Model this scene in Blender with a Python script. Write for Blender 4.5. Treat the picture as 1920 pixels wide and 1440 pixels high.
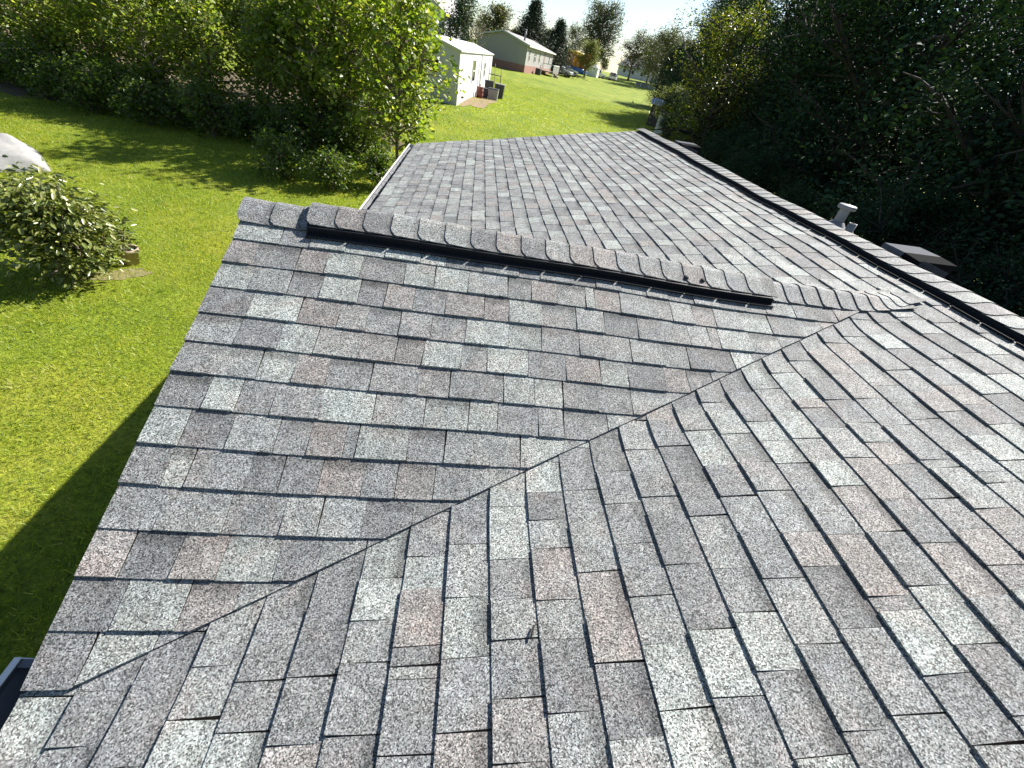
import bpy, math, random
import numpy as np
from mathutils import Matrix, Vector

# ------------------------------------------------------------------ scene, camera, light
scene = bpy.context.scene
for o in list(bpy.data.objects):
    bpy.data.objects.remove(o)
col = scene.collection
R = math.radians

CAM = (1.05367, -3.0, 1.61628)
AX = ((0.98295792, -0.05289964, 0.17605496),      # camera right
      (-0.10420283, 0.62864450, 0.77068013),      # camera up
      (0.15144468, 0.77589156, -0.61241880))      # viewing direction
cam = bpy.data.cameras.new('camera')
cam.sensor_fit = 'HORIZONTAL'; cam.sensor_width = 36.0; cam.lens = 780.36 / 1920 * 36.0
cam.clip_start = 0.05; cam.clip_end = 6000
cam_ob = bpy.data.objects.new('camera', cam); col.objects.link(cam_ob)
m3 = Matrix((AX[0], AX[1], [-v for v in AX[2]])).transposed()
cam_ob.matrix_world = Matrix.Translation(CAM) @ m3.to_4x4()
scene.camera = cam_ob

SUN_AZ = R(37.0)          # from +x towards +y
SUN_EL = R(38.6)
to_sun = Vector((math.cos(SUN_EL) * math.cos(SUN_AZ), math.cos(SUN_EL) * math.sin(SUN_AZ), math.sin(SUN_EL)))
world = bpy.data.worlds.new('World'); scene.world = world; world.use_nodes = True
wn = world.node_tree; wn.nodes.clear()
wo = wn.nodes.new('ShaderNodeOutputWorld'); bg = wn.nodes.new('ShaderNodeBackground')
sky = wn.nodes.new('ShaderNodeTexSky'); sky.sky_type = 'NISHITA'; sky.sun_disc = False
sky.sun_elevation = SUN_EL; sky.sun_rotation = math.pi / 2 - SUN_AZ
sky.altitude = 300; sky.air_density = 1.0; sky.dust_density = 0.6; sky.ozone_density = 1.2
bg.inputs['Strength'].default_value = 0.06
wn.links.new(sky.outputs[0], bg.inputs['Color']); wn.links.new(bg.outputs[0], wo.inputs['Surface'])
sl = bpy.data.lights.new('sun', 'SUN'); sl.energy = 5.0; sl.angle = R(0.53); sl.color = (1.0, 0.955, 0.885)
so = bpy.data.objects.new('sun', sl); col.objects.link(so)
so.rotation_euler = to_sun.to_track_quat('Z', 'Y').to_euler(); so.location = (20, 20, 40)
scene.view_settings.view_transform = 'Standard'; scene.view_settings.look = 'None'
scene.view_settings.gamma = 1.0; scene.view_settings.use_curve_mapping = False
scene.view_settings.exposure = 1.37
scene.render.engine = 'CYCLES'
scene.cycles.max_bounces = 8; scene.cycles.transparent_max_bounces = 8

# ------------------------------------------------------------------ helpers
rng = np.random.default_rng(11)
rnd = random.Random(5)


def tag(o, label=None, cat=None, group=None, kind=None):
    if label: o['label'] = label
    if cat: o['category'] = cat
    if group: o['group'] = group
    if kind: o['kind'] = kind
    return o


def empty(name, loc=(0, 0, 0), rz=0.0, parent=None):
    o = bpy.data.objects.new(name, None); col.objects.link(o)
    o.location = loc; o.rotation_euler = (0, 0, rz); o.empty_display_size = 0.2
    if parent: o.parent = parent
    return o


def obj(name, me, parent=None, loc=None):
    o = bpy.data.objects.new(name, me); col.objects.link(o)
    if parent: o.parent = parent
    if loc is not None: o.location = loc
    return o


def fast_mesh(name, verts, faces, mat, colors=None, smooth=False):
    """verts (n,3) array; faces list of equal-length index arrays or (m,k) array."""
    me = bpy.data.meshes.new(name)
    verts = np.asarray(verts, dtype=np.float32); faces = np.asarray(faces, dtype=np.int32)
    m, k = faces.shape
    me.vertices.add(len(verts)); me.vertices.foreach_set('co', verts.ravel())
    me.loops.add(m * k); me.loops.foreach_set('vertex_index', faces.ravel())
    me.polygons.add(m)
    me.polygons.foreach_set('loop_start', np.arange(0, m * k, k, dtype=np.int32))
    if smooth:
        me.polygons.foreach_set('use_smooth', np.ones(m, dtype=bool))
    me.update(calc_edges=True)
    if colors is not None:
        a = me.color_attributes.new('Col', 'FLOAT_COLOR', 'POINT')
        c = np.ones((len(verts), 4), dtype=np.float32); c[:, :3] = colors
        a.data.foreach_set('color', c.ravel())
    me.materials.append(mat)
    return me


class MB:
    """collects boxes, bars, tubes and polygons into one mesh"""
    def __init__(s): s.v = []; s.f = []; s.c = []; s.sm = []
    def poly(s, pts, faces, c=None, smooth=False):
        b = len(s.v); s.v += [tuple(p) for p in pts]
        s.f += [tuple(b + i for i in f) for f in faces]; s.sm += [smooth] * len(faces)
        s.c += [c or (1, 1, 1)] * len(pts)
    def box(s, x0, x1, y0, y1, z0, z1, M=None, c=None):
        p = [(x, y, z) for z in (z0, z1) for x, y in ((x0, y0), (x1, y0), (x1, y1), (x0, y1))]
        if M is not None: p = [tuple(M @ Vector(q)) for q in p]
        s.poly(p, [(0, 3, 2, 1), (4, 5, 6, 7), (0, 1, 5, 4), (1, 2, 6, 5), (2, 3, 7, 6), (3, 0, 4, 7)], c)
    def tube(s, pts, rad, n=8, c=None, cap=True):
        pts = [Vector(p) for p in pts]
        if not hasattr(rad, '__len__'): rad = [rad] * len(pts)
        V = []
        for i, p in enumerate(pts):
            d = (pts[min(i + 1, len(pts) - 1)] - pts[max(i - 1, 0)]).normalized()
            a = d.orthogonal().normalized() if abs(d.z) < .99 else Vector((1, 0, 0))
            a = (a - d * a.dot(d)).normalized(); b = d.cross(a)
            for j in range(n):
                t = 2 * math.pi * j / n
                V.append(p + (a * math.cos(t) + b * math.sin(t)) * rad[i])
        F = []
        for i in range(len(pts) - 1):
            for j in range(n):
                F.append((i * n + j, i * n + (j + 1) % n, (i + 1) * n + (j + 1) % n, (i + 1) * n + j))
        if cap:
            F.append(tuple(range(n))[::-1]); F.append(tuple((len(pts) - 1) * n + j for j in range(n)))
        s.poly(V, F, c, smooth=True)
    def lathe(s, prof, n=16, c=None, center=(0, 0)):
        V = [(center[0] + r * math.cos(2 * math.pi * j / n), center[1] + r * math.sin(2 * math.pi * j / n), z)
             for r, z in prof for j in range(n)]
        F = [(i * n + j, i * n + (j + 1) % n, (i + 1) * n + (j + 1) % n, (i + 1) * n + j)
             for i in range(len(prof) - 1) for j in range(n)]
        s.poly(V, F, c, smooth=True)
    def sweep_y(s, prof, y0, y1, c=None, closed=True):
        n = len(prof); V = [(x, y0, z) for x, z in prof] + [(x, y1, z) for x, z in prof]
        F = [(i, (i + 1) % n, n + (i + 1) % n, n + i) for i in range(n if closed else n - 1)]
        if closed: F += [tuple(range(n))[::-1], tuple(range(n, 2 * n))]
        s.poly(V, F, c)
    def build(s, name, mat, parent=None, loc=None, bevel=0.0, colors=False):
        me = bpy.data.meshes.new(name); me.from_pydata(s.v, [], s.f)
        me.polygons.foreach_set('use_smooth', s.sm)
        if colors:
            a = me.color_attributes.new('Col', 'FLOAT_COLOR', 'POINT')
            a.data.foreach_set('color', np.concatenate([np.array(s.c, dtype=np.float32), np.ones((len(s.c), 1), dtype=np.float32)], 1).ravel())
        me.update(); me.materials.append(mat)
        o = obj(name, me, parent, loc)
        if bevel:
            b = o.modifiers.new('bevel', 'BEVEL'); b.width = bevel; b.segments = 2; b.limit_method = 'ANGLE'; b.angle_limit = R(40)
        return o


def copy_tree(o, parent=None):
    c = o.copy(); col.objects.link(c); c.parent = parent
    for ch in [k for k in o.children]:
        copy_tree(ch, c)
    return c

# ------------------------------------------------------------------ materials


def new_mat(name):
    m = bpy.data.materials.new(name); m.use_nodes = True
    nt = m.node_tree; nt.nodes.clear()
    out = nt.nodes.new('ShaderNodeOutputMaterial'); bs = nt.nodes.new('ShaderNodeBsdfPrincipled')
    nt.links.new(bs.outputs[0], out.inputs['Surface'])
    return m, nt, bs, out


def plain(name, c, rough=0.6, metal=0.0, var=0.12, scale=6.0, bump=0.0, spec=0.5, stretch=(1, 1, 1)):
    m, nt, bs, out = new_mat(name)
    tc = nt.nodes.new('ShaderNodeTexCoord'); mp = nt.nodes.new('ShaderNodeMapping'); mp.inputs['Scale'].default_value = stretch
    nz = nt.nodes.new('ShaderNodeTexNoise'); nz.inputs['Scale'].default_value = scale; nz.inputs['Detail'].default_value = 6
    nt.links.new(tc.outputs['Object'], mp.inputs[0]); nt.links.new(mp.outputs[0], nz.inputs['Vector'])
    mr = nt.nodes.new('ShaderNodeMapRange'); mr.inputs['From Min'].default_value = .25; mr.inputs['From Max'].default_value = .75
    mr.inputs['To Min'].default_value = 1 - var; mr.inputs['To Max'].default_value = 1 + var
    nt.links.new(nz.outputs['Fac'], mr.inputs['Value'])
    mx = nt.nodes.new('ShaderNodeVectorMath'); mx.operation = 'SCALE'; mx.inputs[0].default_value = c
    nt.links.new(mr.outputs[0], mx.inputs['Scale']); nt.links.new(mx.outputs[0], bs.inputs['Base Color'])
    bs.inputs['Roughness'].default_value = rough; bs.inputs['Metallic'].default_value = metal
    bs.inputs['Specular IOR Level'].default_value = spec
    if bump:
        b = nt.nodes.new('ShaderNodeBump'); b.inputs['Strength'].default_value = bump; b.inputs['Distance'].default_value = .02
        nt.links.new(nz.outputs['Fac'], b.inputs['Height']); nt.links.new(b.outputs[0], bs.inputs['Normal'])
    return m


def shingle_mat():
    m, nt, bs, out = new_mat('asphalt_granules')
    at = nt.nodes.new('ShaderNodeAttribute'); at.attribute_name = 'Col'
    ge = nt.nodes.new('ShaderNodeNewGeometry')
    vo = nt.nodes.new('ShaderNodeTexVoronoi'); vo.inputs['Scale'].default_value = 320
    nt.links.new(ge.outputs['Position'], vo.inputs['Vector'])
    sp = nt.nodes.new('ShaderNodeSeparateColor'); nt.links.new(vo.outputs['Color'], sp.inputs[0])
    # granule brightness: most near the blend colour, some black, some pale
    rp = nt.nodes.new('ShaderNodeValToRGB'); e = rp.color_ramp.elements
    e[0].position = 0.0; e[0].color = (.14, .14, .15, 1); e[1].position = 1.0; e[1].color = (2.2, 2.2, 2.2, 1)
    for p, v in ((.2, .30), (.40, .80), (.7, 1.15), (.88, 1.55)):
        k = rp.color_ramp.elements.new(p); k.color = (v, v, v, 1)
    nt.links.new(sp.outputs[0], rp.inputs[0])
    # slight hue scatter between granules
    hs = nt.nodes.new('ShaderNodeMix'); hs.data_type = 'RGBA'; hs.inputs['A'].default_value = (1.05, .99, .97, 1); hs.inputs['B'].default_value = (.96, 1.01, 1.0, 1)
    nt.links.new(sp.outputs[1], hs.inputs['Factor'])
    nz = nt.nodes.new('ShaderNodeTexNoise'); nz.inputs['Scale'].default_value = 18; nz.inputs['Detail'].default_value = 5
    nt.links.new(ge.outputs['Position'], nz.inputs['Vector'])
    mr = nt.nodes.new('ShaderNodeMapRange'); mr.inputs['From Min'].default_value = .3; mr.inputs['From Max'].default_value = .7
    mr.inputs['To Min'].default_value = .82; mr.inputs['To Max'].default_value = 1.18
    nt.links.new(nz.outputs['Fac'], mr.inputs['Value'])
    def mul(a, b):
        x = nt.nodes.new('ShaderNodeMix'); x.data_type = 'RGBA'; x.blend_type = 'MULTIPLY'; x.inputs['Factor'].default_value = 1
        nt.links.new(a, x.inputs['A']); nt.links.new(b, x.inputs['B']); return x.outputs['Result']
    n2 = nt.nodes.new('ShaderNodeTexNoise'); n2.inputs['Scale'].default_value = 7; n2.inputs['Detail'].default_value = 4; n2.inputs['Distortion'].default_value = .6
    nt.links.new(ge.outputs['Position'], n2.inputs['Vector'])
    r2 = nt.nodes.new('ShaderNodeValToRGB'); e2_ = r2.color_ramp.elements; e2_[0].position = .36; e2_[0].color = (.95, .97, .98, 1); e2_[1].position = .72; e2_[1].color = (1.08, 1.0, .97, 1)
    k2 = e2_.new(.52); k2.color = (1.0, 1.01, .99, 1); nt.links.new(n2.outputs['Fac'], r2.inputs[0])
    c = mul(at.outputs['Color'], rp.outputs['Color']); c = mul(c, r2.outputs['Color']); c = mul(c, hs.outputs['Result']); c = mul(c, mr.outputs[0])
    nt.links.new(c, bs.inputs['Base Color'])
    bs.inputs['Roughness'].default_value = .82; bs.inputs['Specular IOR Level'].default_value = .35
    b = nt.nodes.new('ShaderNodeBump'); b.inputs['Strength'].default_value = .55; b.inputs['Distance'].default_value = .0016
    nt.links.new(sp.outputs[2], b.inputs['Height']); nt.links.new(b.outputs[0], bs.inputs['Normal'])
    return m


def leaf_mat(name, trans=.35, rough=.42, tint=(1, 1, 1), spec=.5):
    m, nt, bs, out = new_mat(name)
    at = nt.nodes.new('ShaderNodeAttribute'); at.attribute_name = 'Col'
    mx = nt.nodes.new('ShaderNodeVectorMath'); mx.operation = 'MULTIPLY'; mx.inputs[1].default_value = tint
    nt.links.new(at.outputs['Color'], mx.inputs[0]); nt.links.new(mx.outputs[0], bs.inputs['Base Color'])
    bs.inputs['Roughness'].default_value = rough; bs.inputs['Specular IOR Level'].default_value = spec
    tr = nt.nodes.new('ShaderNodeBsdfTranslucent')
    m2 = nt.nodes.new('ShaderNodeVectorMath'); m2.operation = 'MULTIPLY'; m2.inputs[1].default_value = (1.7, 1.75, .55)
    nt.links.new(mx.outputs[0], m2.inputs[0]); nt.links.new(m2.outputs[0], tr.inputs['Color'])
    ms = nt.nodes.new('ShaderNodeMixShader'); ms.inputs[0].default_value = trans
    nt.links.new(bs.outputs[0], ms.inputs[1]); nt.links.new(tr.outputs[0], ms.inputs[2]); nt.links.new(ms.outputs[0], out.inputs['Surface'])
    return m


def lawn_mat():
    m, nt, bs, out = new_mat('lawn_turf')
    ge = nt.nodes.new('ShaderNodeNewGeometry')
    def noise(scale, det=6, rough=.6, loc=(0, 0, 0)):
        mp = nt.nodes.new('ShaderNodeMapping'); mp.inputs['Location'].default_value = loc
        nt.links.new(ge.outputs['Position'], mp.inputs[0])
        n = nt.nodes.new('ShaderNodeTexNoise'); n.inputs['Scale'].default_value = scale; n.inputs['Detail'].default_value = det; n.inputs['Roughness'].default_value = rough
        nt.links.new(mp.outputs[0], n.inputs['Vector']); return n.outputs['Fac']
    def ramp(src, stops):
        r = nt.nodes.new('ShaderNodeValToRGB'); e = r.color_ramp.elements
        e[0].position, e[0].color = stops[0][0], (*stops[0][1], 1); e[1].position, e[1].color = stops[-1][0], (*stops[-1][1], 1)
        for p, c in stops[1:-1]:
            k = e.new(p); k.color = (*c, 1)
        nt.links.new(src, r.inputs[0]); return r.outputs['Color']
    base = ramp(noise(.55, 5), [(.3, (.14, .205, .014)), (.5, (.215, .275, .02)), (.68, (.29, .315, .034))])
    fine = ramp(noise(16, 8, .75, (3, 7, 1)), [(.3, (.22, .25, .2)), (.52, (.9, .9, .9)), (.75, (1.6, 1.5, 1.4))])
    mx = nt.nodes.new('ShaderNodeMix'); mx.data_type = 'RGBA'; mx.blend_type = 'MULTIPLY'; mx.inputs['Factor'].default_value = 1
    nt.links.new(base, mx.inputs['A']); nt.links.new(fine, mx.inputs['B'])
    # worn earthy patches
    pm = ramp(noise(.8, 6, .65, (11, 3, 0)), [(.64, (0, 0, 0)), (.74, (1, 1, 1))])
    m2 = nt.nodes.new('ShaderNodeMix'); m2.data_type = 'RGBA'; m2.inputs['B'].default_value = (.19, .15, .06, 1)
    mm = nt.nodes.new('ShaderNodeMath'); mm.operation = 'MULTIPLY'; mm.inputs[1].default_value = .55
    nt.links.new(pm, mm.inputs[0]); nt.links.new(mm.outputs[0], m2.inputs['Factor']); nt.links.new(mx.outputs['Result'], m2.inputs['A'])
    nt.links.new(m2.outputs['Result'], bs.inputs['Base Color'])
    bs.inputs['Roughness'].default_value = .9; bs.inputs['Specular IOR Level'].default_value = .2
    b = nt.nodes.new('ShaderNodeBump'); b.inputs['Strength'].default_value = .9; b.inputs['Distance'].default_value = .06
    nt.links.new(noise(26, 6, .7), b.inputs['Height']); nt.links.new(b.outputs[0], bs.inputs['Normal'])
    return m


def brick_mat():
    m, nt, bs, out = new_mat('brick_skirt')
    tc = nt.nodes.new('ShaderNodeTexCoord'); mp = nt.nodes.new('ShaderNodeMapping'); mp.inputs['Rotation'].default_value = (R(90), 0, 0)
    br = nt.nodes.new('ShaderNodeTexBrick'); br.inputs['Scale'].default_value = 4
    br.inputs['Color1'].default_value = (.30, .12, .08, 1); br.inputs['Color2'].default_value = (.22, .085, .06, 1); br.inputs['Mortar'].default_value = (.35, .3, .26, 1)
    nt.links.new(tc.outputs['Object'], mp.inputs[0]); nt.links.new(mp.outputs[0], br.inputs[0]); nt.links.new(br.outputs[0], bs.inputs['Base Color'])
    bs.inputs['Roughness'].default_value = .85
    return m


M = dict(
    shingle=shingle_mat(),
    lawn=lawn_mat(),
    grass=leaf_mat('grass_blade', .4, .5),
    leaf=leaf_mat('broadleaf_foliage', .50, .42),
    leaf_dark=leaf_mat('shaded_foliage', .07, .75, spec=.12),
    leaf_far=leaf_mat('far_foliage', .22, .6),
    bush=leaf_mat('glossy_bush_leaf', .22, .3),
    needle=leaf_mat('needle_foliage', .06, .65),
    bark=plain('bark', (.13, .10, .075), .9, var=.35, scale=14, bump=.5),
    bark_dark=plain('dark_bark', (.045, .037, .03), .95, var=.3, scale=14),
    bark_pale=plain('pale_bark', (.30, .26, .21), .85, var=.3, scale=10, bump=.4),
    white=plain('white_painted_metal', (.72, .70, .66), .45, var=.06, scale=3),
    gutter_in=plain('dark_gutter_trough', (.11, .115, .125), .5, var=.3, scale=9),  # one dark tone for trough, lining and hangers; the lip stays white
    black_plastic=plain('black_ridge_vent_plastic', (.010, .011, .013), .65, var=.2, scale=20, spec=.2),
    galv=plain('galvanised_metal', (.20, .21, .22), .6, .4, var=.15, scale=12),
    vent_metal=plain('painted_vent_metal', (.085, .09, .105), .9, 0, var=.15, scale=14, spec=.08),
    dark_mesh=plain('dark_vent_screen', (.008, .008, .009), .95, spec=.03),
    siding=plain('cream_vinyl_siding', (.55, .52, .46), .6, var=.05),
    wood=plain('roof_sheathing', (.20, .14, .09), .8, var=.2),
    felt=plain('black_underlayment', (.02, .02, .022), .9),
    tarp=plain('pale_grey_tarp', (.26, .255, .245), .8, var=.14, scale=7, bump=.5),
    terracotta=plain('weathered_terracotta', (.34, .27, .20), .8, var=.2, scale=12),
    soil=plain('potting_soil', (.06, .045, .03), .95),
    trailer=plain('white_trailer_siding', (.60, .60, .60), .5, var=.05, scale=2, stretch=(9, 9, .4)),
    trailer_roof=plain('white_metal_roof', (.78, .78, .76), .4, var=.06, scale=1.5),
    trim=plain('pale_trim', (.62, .62, .60), .5, var=.05),
    skirt=plain('cream_skirting', (.62, .60, .55), .6, var=.06, scale=3),
    glass=plain('dark_window_glass', (.02, .025, .03), .08, var=.1),
    beige=plain('beige_house_siding', (.30, .29, .275), .6, var=.05),
    roofing=plain('grey_far_roofing', (.25, .24, .23), .8, var=.15, scale=5),
    greytrim=plain('grey_green_trim', (.36, .41, .40), .6),
    brick=brick_mat(),
    deckwood=plain('weathered_deck_wood', (.22, .18, .14), .85, var=.2),
    bin_dark=plain('dark_plastic_bin', (.03, .033, .037), .5),
    bin_red=plain('rust_red_barrel', (.16, .045, .03), .55),
    bin_grey=plain('grey_plastic_bin', (.25, .25, .24), .5),
    mulch=plain('wood_chip_mulch', (.20, .13, .085), .95, var=.5, scale=14, bump=.8),
    carwhite=plain('white_car_paint', (.72, .72, .72), .25, var=.03),
    carsilver=plain('silver_car_paint', (.40, .42, .44), .25, .3, var=.03),
    tyre=plain('tyre_rubber', (.02, .02, .02), .8),
    lamp=plain('car_lamp', (.5, .06, .04), .3),
    chrome=plain('wheel_rim', (.5, .5, .5), .3, .8),
    blue=plain('blue_vinyl', (.02, .11, .42), .4), green=plain('green_vinyl', (.03, .26, .05), .4),
    orange=plain('orange_vinyl', (.80, .28, .02), .4), yellow=plain('yellow_vinyl', (.85, .55, .03), .4), red=plain('red_vinyl', (.55, .04, .03), .4),
    coopwood=plain('dark_coop_boards', (.05, .042, .038), .85, var=.3, stretch=(8, 8, .6)),
    coopmetal=plain('grey_corrugated_metal', (.22, .24, .27), .5, .3, var=.15, stretch=(10, 1, 1)),
    panelwhite=plain('white_panel', (.62, .66, .68), .5, var=.1),
    earth=plain('dry_earth', (.17, .15, .06), .95, var=.4, scale=22, bump=.5),
    litter=plain('leaf_litter', (.10, .075, .04), .95, var=.5, scale=8, bump=.6),
)

# ------------------------------------------------------------------ terrain
CP = np.array([(-60, -40, -2.9), (0, -40, -2.9), (60, -40, -3.2), (-20, -10, -2.8), (0, -10, -2.8), (12, -10, -2.9), (-6, 4, -2.8), (0, 8, -2.8), (-10, 9, -2.8), (4, 3, -2.8),
               (-14, 13, -2.75), (-4.5, 15, -2.72), (12, 6, -2.95), (-.6, 24, -2.4), (-.41, 31.9, -1.88), (-4.7, 32.3, -1.85), (2.2, 55, -1.85), (-2.2, 55.4, -1.8),
               (7.34, 74.5, -.36), (-1.5, 76.5, -.2), (13.9, 93.4, -.1), (-7, 68, .75), (-10, 90, 2.3), (-25, 70, 1.0), (-40, 40, -.5), (-30, 20, -2.3),
               (20, 50, -1.78), (19.2, 43.6, -2.0), (8.5, 41, -2.0), (14, 20, -2.9), (30, 20, -3.1), (25, 0, -3.2), (40, 60, -1.2),
               (22.5, 105, .38), (24.4, 118, .75), (34.75, 128.5, .53), (37, 112, .85), (42, 141, 1.5), (60, 120, 1.2), (100, 60, 0), (-60, 120, 4),
               (0, 200, 3), (60, 200, 2.5), (150, 150, 2), (-150, 100, 4), (150, -50, -2), (-150, -50, -2), (0, 320, 3), (250, 250, 2.5), (-250, 250, 4)], dtype=float)


def _tps(d2): return np.where(d2 > 1e-9, .5 * d2 * np.log(np.maximum(d2, 1e-9)), 0.0)


_n = len(CP); _A = np.zeros((_n + 3, _n + 3))
_d2 = ((CP[:, None, :2] - CP[None, :, :2]) ** 2).sum(-1)
_A[:_n, :_n] = _tps(_d2) + np.eye(_n) * 2.0
_A[:_n, _n] = 1; _A[:_n, _n + 1:] = CP[:, :2]; _A[_n, :_n] = 1; _A[_n + 1:, :_n] = CP[:, :2].T
_w = np.linalg.solve(_A, np.concatenate([CP[:, 2], np.zeros(3)]))


def gz(x, y):
    x = np.asarray(x, float); y = np.asarray(y, float); sh = np.broadcast(x, y).shape
    x, y = np.broadcast_arrays(x, y); P = np.stack([x.ravel(), y.ravel()], 1)
    r = np.hypot(P[:, 0], P[:, 1] - 60); k = np.minimum(1, 300 / np.maximum(r, 1e-6))
    Q = np.stack([P[:, 0] * k, 60 + (P[:, 1] - 60) * k], 1)
    o = np.empty(len(Q))
    for i in range(0, len(Q), 40000):
        q = Q[i:i + 40000]
        o[i:i + 40000] = _tps(((q[:, None] - CP[None, :, :2]) ** 2).sum(-1)) @ _w[:_n] + _w[_n] + q @ _w[_n + 1:]
    P2 = P
    o += .03 * np.sin(P2[:, 0] * .9 + 1) * np.sin(P2[:, 1] * .7) + .015 * np.sin(P2[:, 0] * 2.3) * np.cos(P2[:, 1] * 1.9)
    return o.reshape(sh)


def g1(x, y): return float(gz(x, y))


def axis(c, near, far, n1, n2):
    a = np.linspace(-near, near, n1); b = near + (far - near) * np.linspace(0, 1, n2)[1:] ** 2.2
    return c + np.concatenate([-b[::-1], a, b])


gx = axis(0, 40, 2200, 161, 26); gy = axis(45, 75, 2200, 221, 26)
XX, YY = np.meshgrid(gx, gy)
gv = np.stack([XX, YY, gz(XX, YY)], -1).reshape(-1, 3)
nx, ny = len(gx), len(gy)
ii = (np.arange(ny - 1)[:, None] * nx + np.arange(nx - 1)[None, :]).ravel()
gf = np.stack([ii, ii + 1, ii + nx + 1, ii + nx], 1)
tag(obj('lawn', fast_mesh('lawn', gv, gf, M['lawn'], smooth=True)), 'mown green lawn sloping gently up behind the house', 'lawn', kind='structure')

# ------------------------------------------------------------------ the roof
EXPO = 0.143
AL, BE = 0.2191801, 0.4157435
TA, TB = math.tan(AL), math.tan(BE)
CA, SA, CB, SB = math.cos(AL), math.sin(AL), math.cos(BE), math.sin(BE)
YF = 5.9505            # far rake
YN = -9.5              # near rake, behind the camera
YW = -2.6667           # foot of the front gable slope
T0 = 0.09698           # first butt line up the gable slope
TW = 2.07              # slope length to gable ridge
YR = YW + TW * CB; ZR = TW * SB; XJ = ZR / TA
SM = 30 * EXPO         # slope length to main ridge
XR = SM * CA; ZM = SM * SA


def wav(x, y):
    return .004 * np.sin(x * 2.1 + y * 1.3) + .003 * np.sin(x * 5.3 - y * 3.7 + 1) + .0025 * np.sin(y * 7.1 + x * 1.7)


def base(x, y, ridge_k=0.0, valley_k=0.055):
    x = np.asarray(x, float); y = np.asarray(y, float)
    zl = x * TA; zr = ZM - (x - XR) * TA
    def smin(a, b, k):
        if k <= 0: return np.minimum(a, b)
        h = np.maximum(k - np.abs(a - b), 0) / k; return np.minimum(a, b) - h * h * k / 4
    def smax(a, b, k):
        h = np.maximum(k - np.abs(a - b), 0) / k; return np.maximum(a, b) + h * h * k / 4
    zm = smin(zl, zr, ridge_k)
    zw = smin((y - YW) * TB, (2 * YR - y - YW) * TB, ridge_k)
    return smax(zm, zw, valley_k) + wav(x, y)


PAL = [((.168, .171, .175), 5), ((.198, .202, .204), 7), ((.226, .233, .231), 7), ((.262, .276, .268), 5), ((.284, .301, .291), 2), ((.232, .219, .212), 2), ((.210, .203, .199), 1)]
PALW = [w for c, w in PAL]


def shade():
    c = rnd.choices([c for c, w in PAL], PALW)[0]; k = rnd.uniform(.9, 1.12)
    return np.array(c) * k


def bisect(poly, n, d, keep_pos=True):
    """clip a plan polygon (list of (x,y,u,v)) by n.p>d"""
    out = []
    s = 1 if keep_pos else -1
    val = [s * (n[0] * p[0] + n[1] * p[1] - d) for p in poly]
    for i in range(len(poly)):
        a, b = poly[i], poly[(i + 1) % len(poly)]; va, vb = val[i], val[(i + 1) % len(poly)]
        if va >= 0: out.append(a)
        if (va >= 0) != (vb >= 0):
            t = va / (va - vb); out.append(tuple(a[k] + (b[k] - a[k]) * t for k in range(len(a))))
    return out


# valley lines in plan: near n.p = dn, wing side positive; far mirrored
_l = math.hypot(1 / TA, 1 / TB); VD = (1 / TA / _l, 1 / TB / _l)
NN = (-VD[1], VD[0]); DN = NN[1] * YW
NF = (-VD[1], -VD[0]); DF = NF[1] * (2 * YR - YW)


class Piece:
    __slots__ = ('v', 'f', 'c', 'ctr', 'area', 'roof')


def make_piece(rect, clips, roof, lift, thick, color, band, under=0.0, wing=False):
    """rect: (x0,y0,x1,y1 corner function) given as cells; builds a slab following the roof."""
    cells, vals = rect
    V = []; F = []; Cc = []
    key = {}
    def vid(p):
        k = (round(p[0], 5), round(p[1], 5))
        if k not in key:
            key[k] = len(V); V.append(p)
        return key[k]
    for cell in cells:
        poly = cell
        for n, d, kp in clips:
            poly = bisect(poly, n, d, kp)
            if len(poly) < 3: break
        if len(poly) < 3: continue
        ids = []
        for p in poly:
            i = vid(p)
            if not ids or ids[-1] != i: ids.append(i)
        if len(ids) > 1 and ids[0] == ids[-1]: ids.pop()
        if len(ids) >= 3: F.append(tuple(ids))
    if not F: return None
    A = np.array(V)                       # x, y, v(0 butt .. 1 top)
    z0 = base(A[:, 0], A[:, 1])
    v = np.clip(A[:, 2], 0, 1.3)
    off = (lift + thick) * (1 - v) + .0008
    if wing:
        dn = NN[0] * A[:, 0] + NN[1] * A[:, 1] - DN; df = NF[0] * A[:, 0] + NF[1] * A[:, 1] - DF
        dd = np.minimum(np.abs(dn), np.abs(df)); off += .0065 * np.clip(1 - dd / .30, 0, 1) ** .7
    else:
        dn = NN[0] * A[:, 0] + NN[1] * A[:, 1] - DN; df = NF[0] * A[:, 0] + NF[1] * A[:, 1] - DF
        inn = np.minimum(dn, df); off = np.where(inn > .0, off * np.clip(1 - inn / .05, 0, 1), off)
    top = np.stack([A[:, 0], A[:, 1], z0 + off], 1)
    bot = top.copy(); bot[:, 2] -= np.maximum(thick * .9, .0022) + np.where(v > .95, .001, 0)
    # boundary edges
    cnt = {}
    for f in F:
        for a, b in zip(f, f[1:] + f[:1]): cnt[(a, b)] = 1
    n = len(V); FF = list(F)
    for (a, b) in cnt:
        if (b, a) not in cnt: FF.append((b, a, n + a, n + b))
    p = Piece(); p.v = np.concatenate([top, bot]); p.f = FF
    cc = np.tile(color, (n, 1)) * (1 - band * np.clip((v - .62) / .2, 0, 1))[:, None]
    p.c = np.concatenate([cc, cc * .8]); p.ctr = top.mean(0); p.roof = roof
    q = top[:, :2]; p.area = float((q.max(0) - q.min(0)).prod())
    return p


pieces = []


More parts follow.
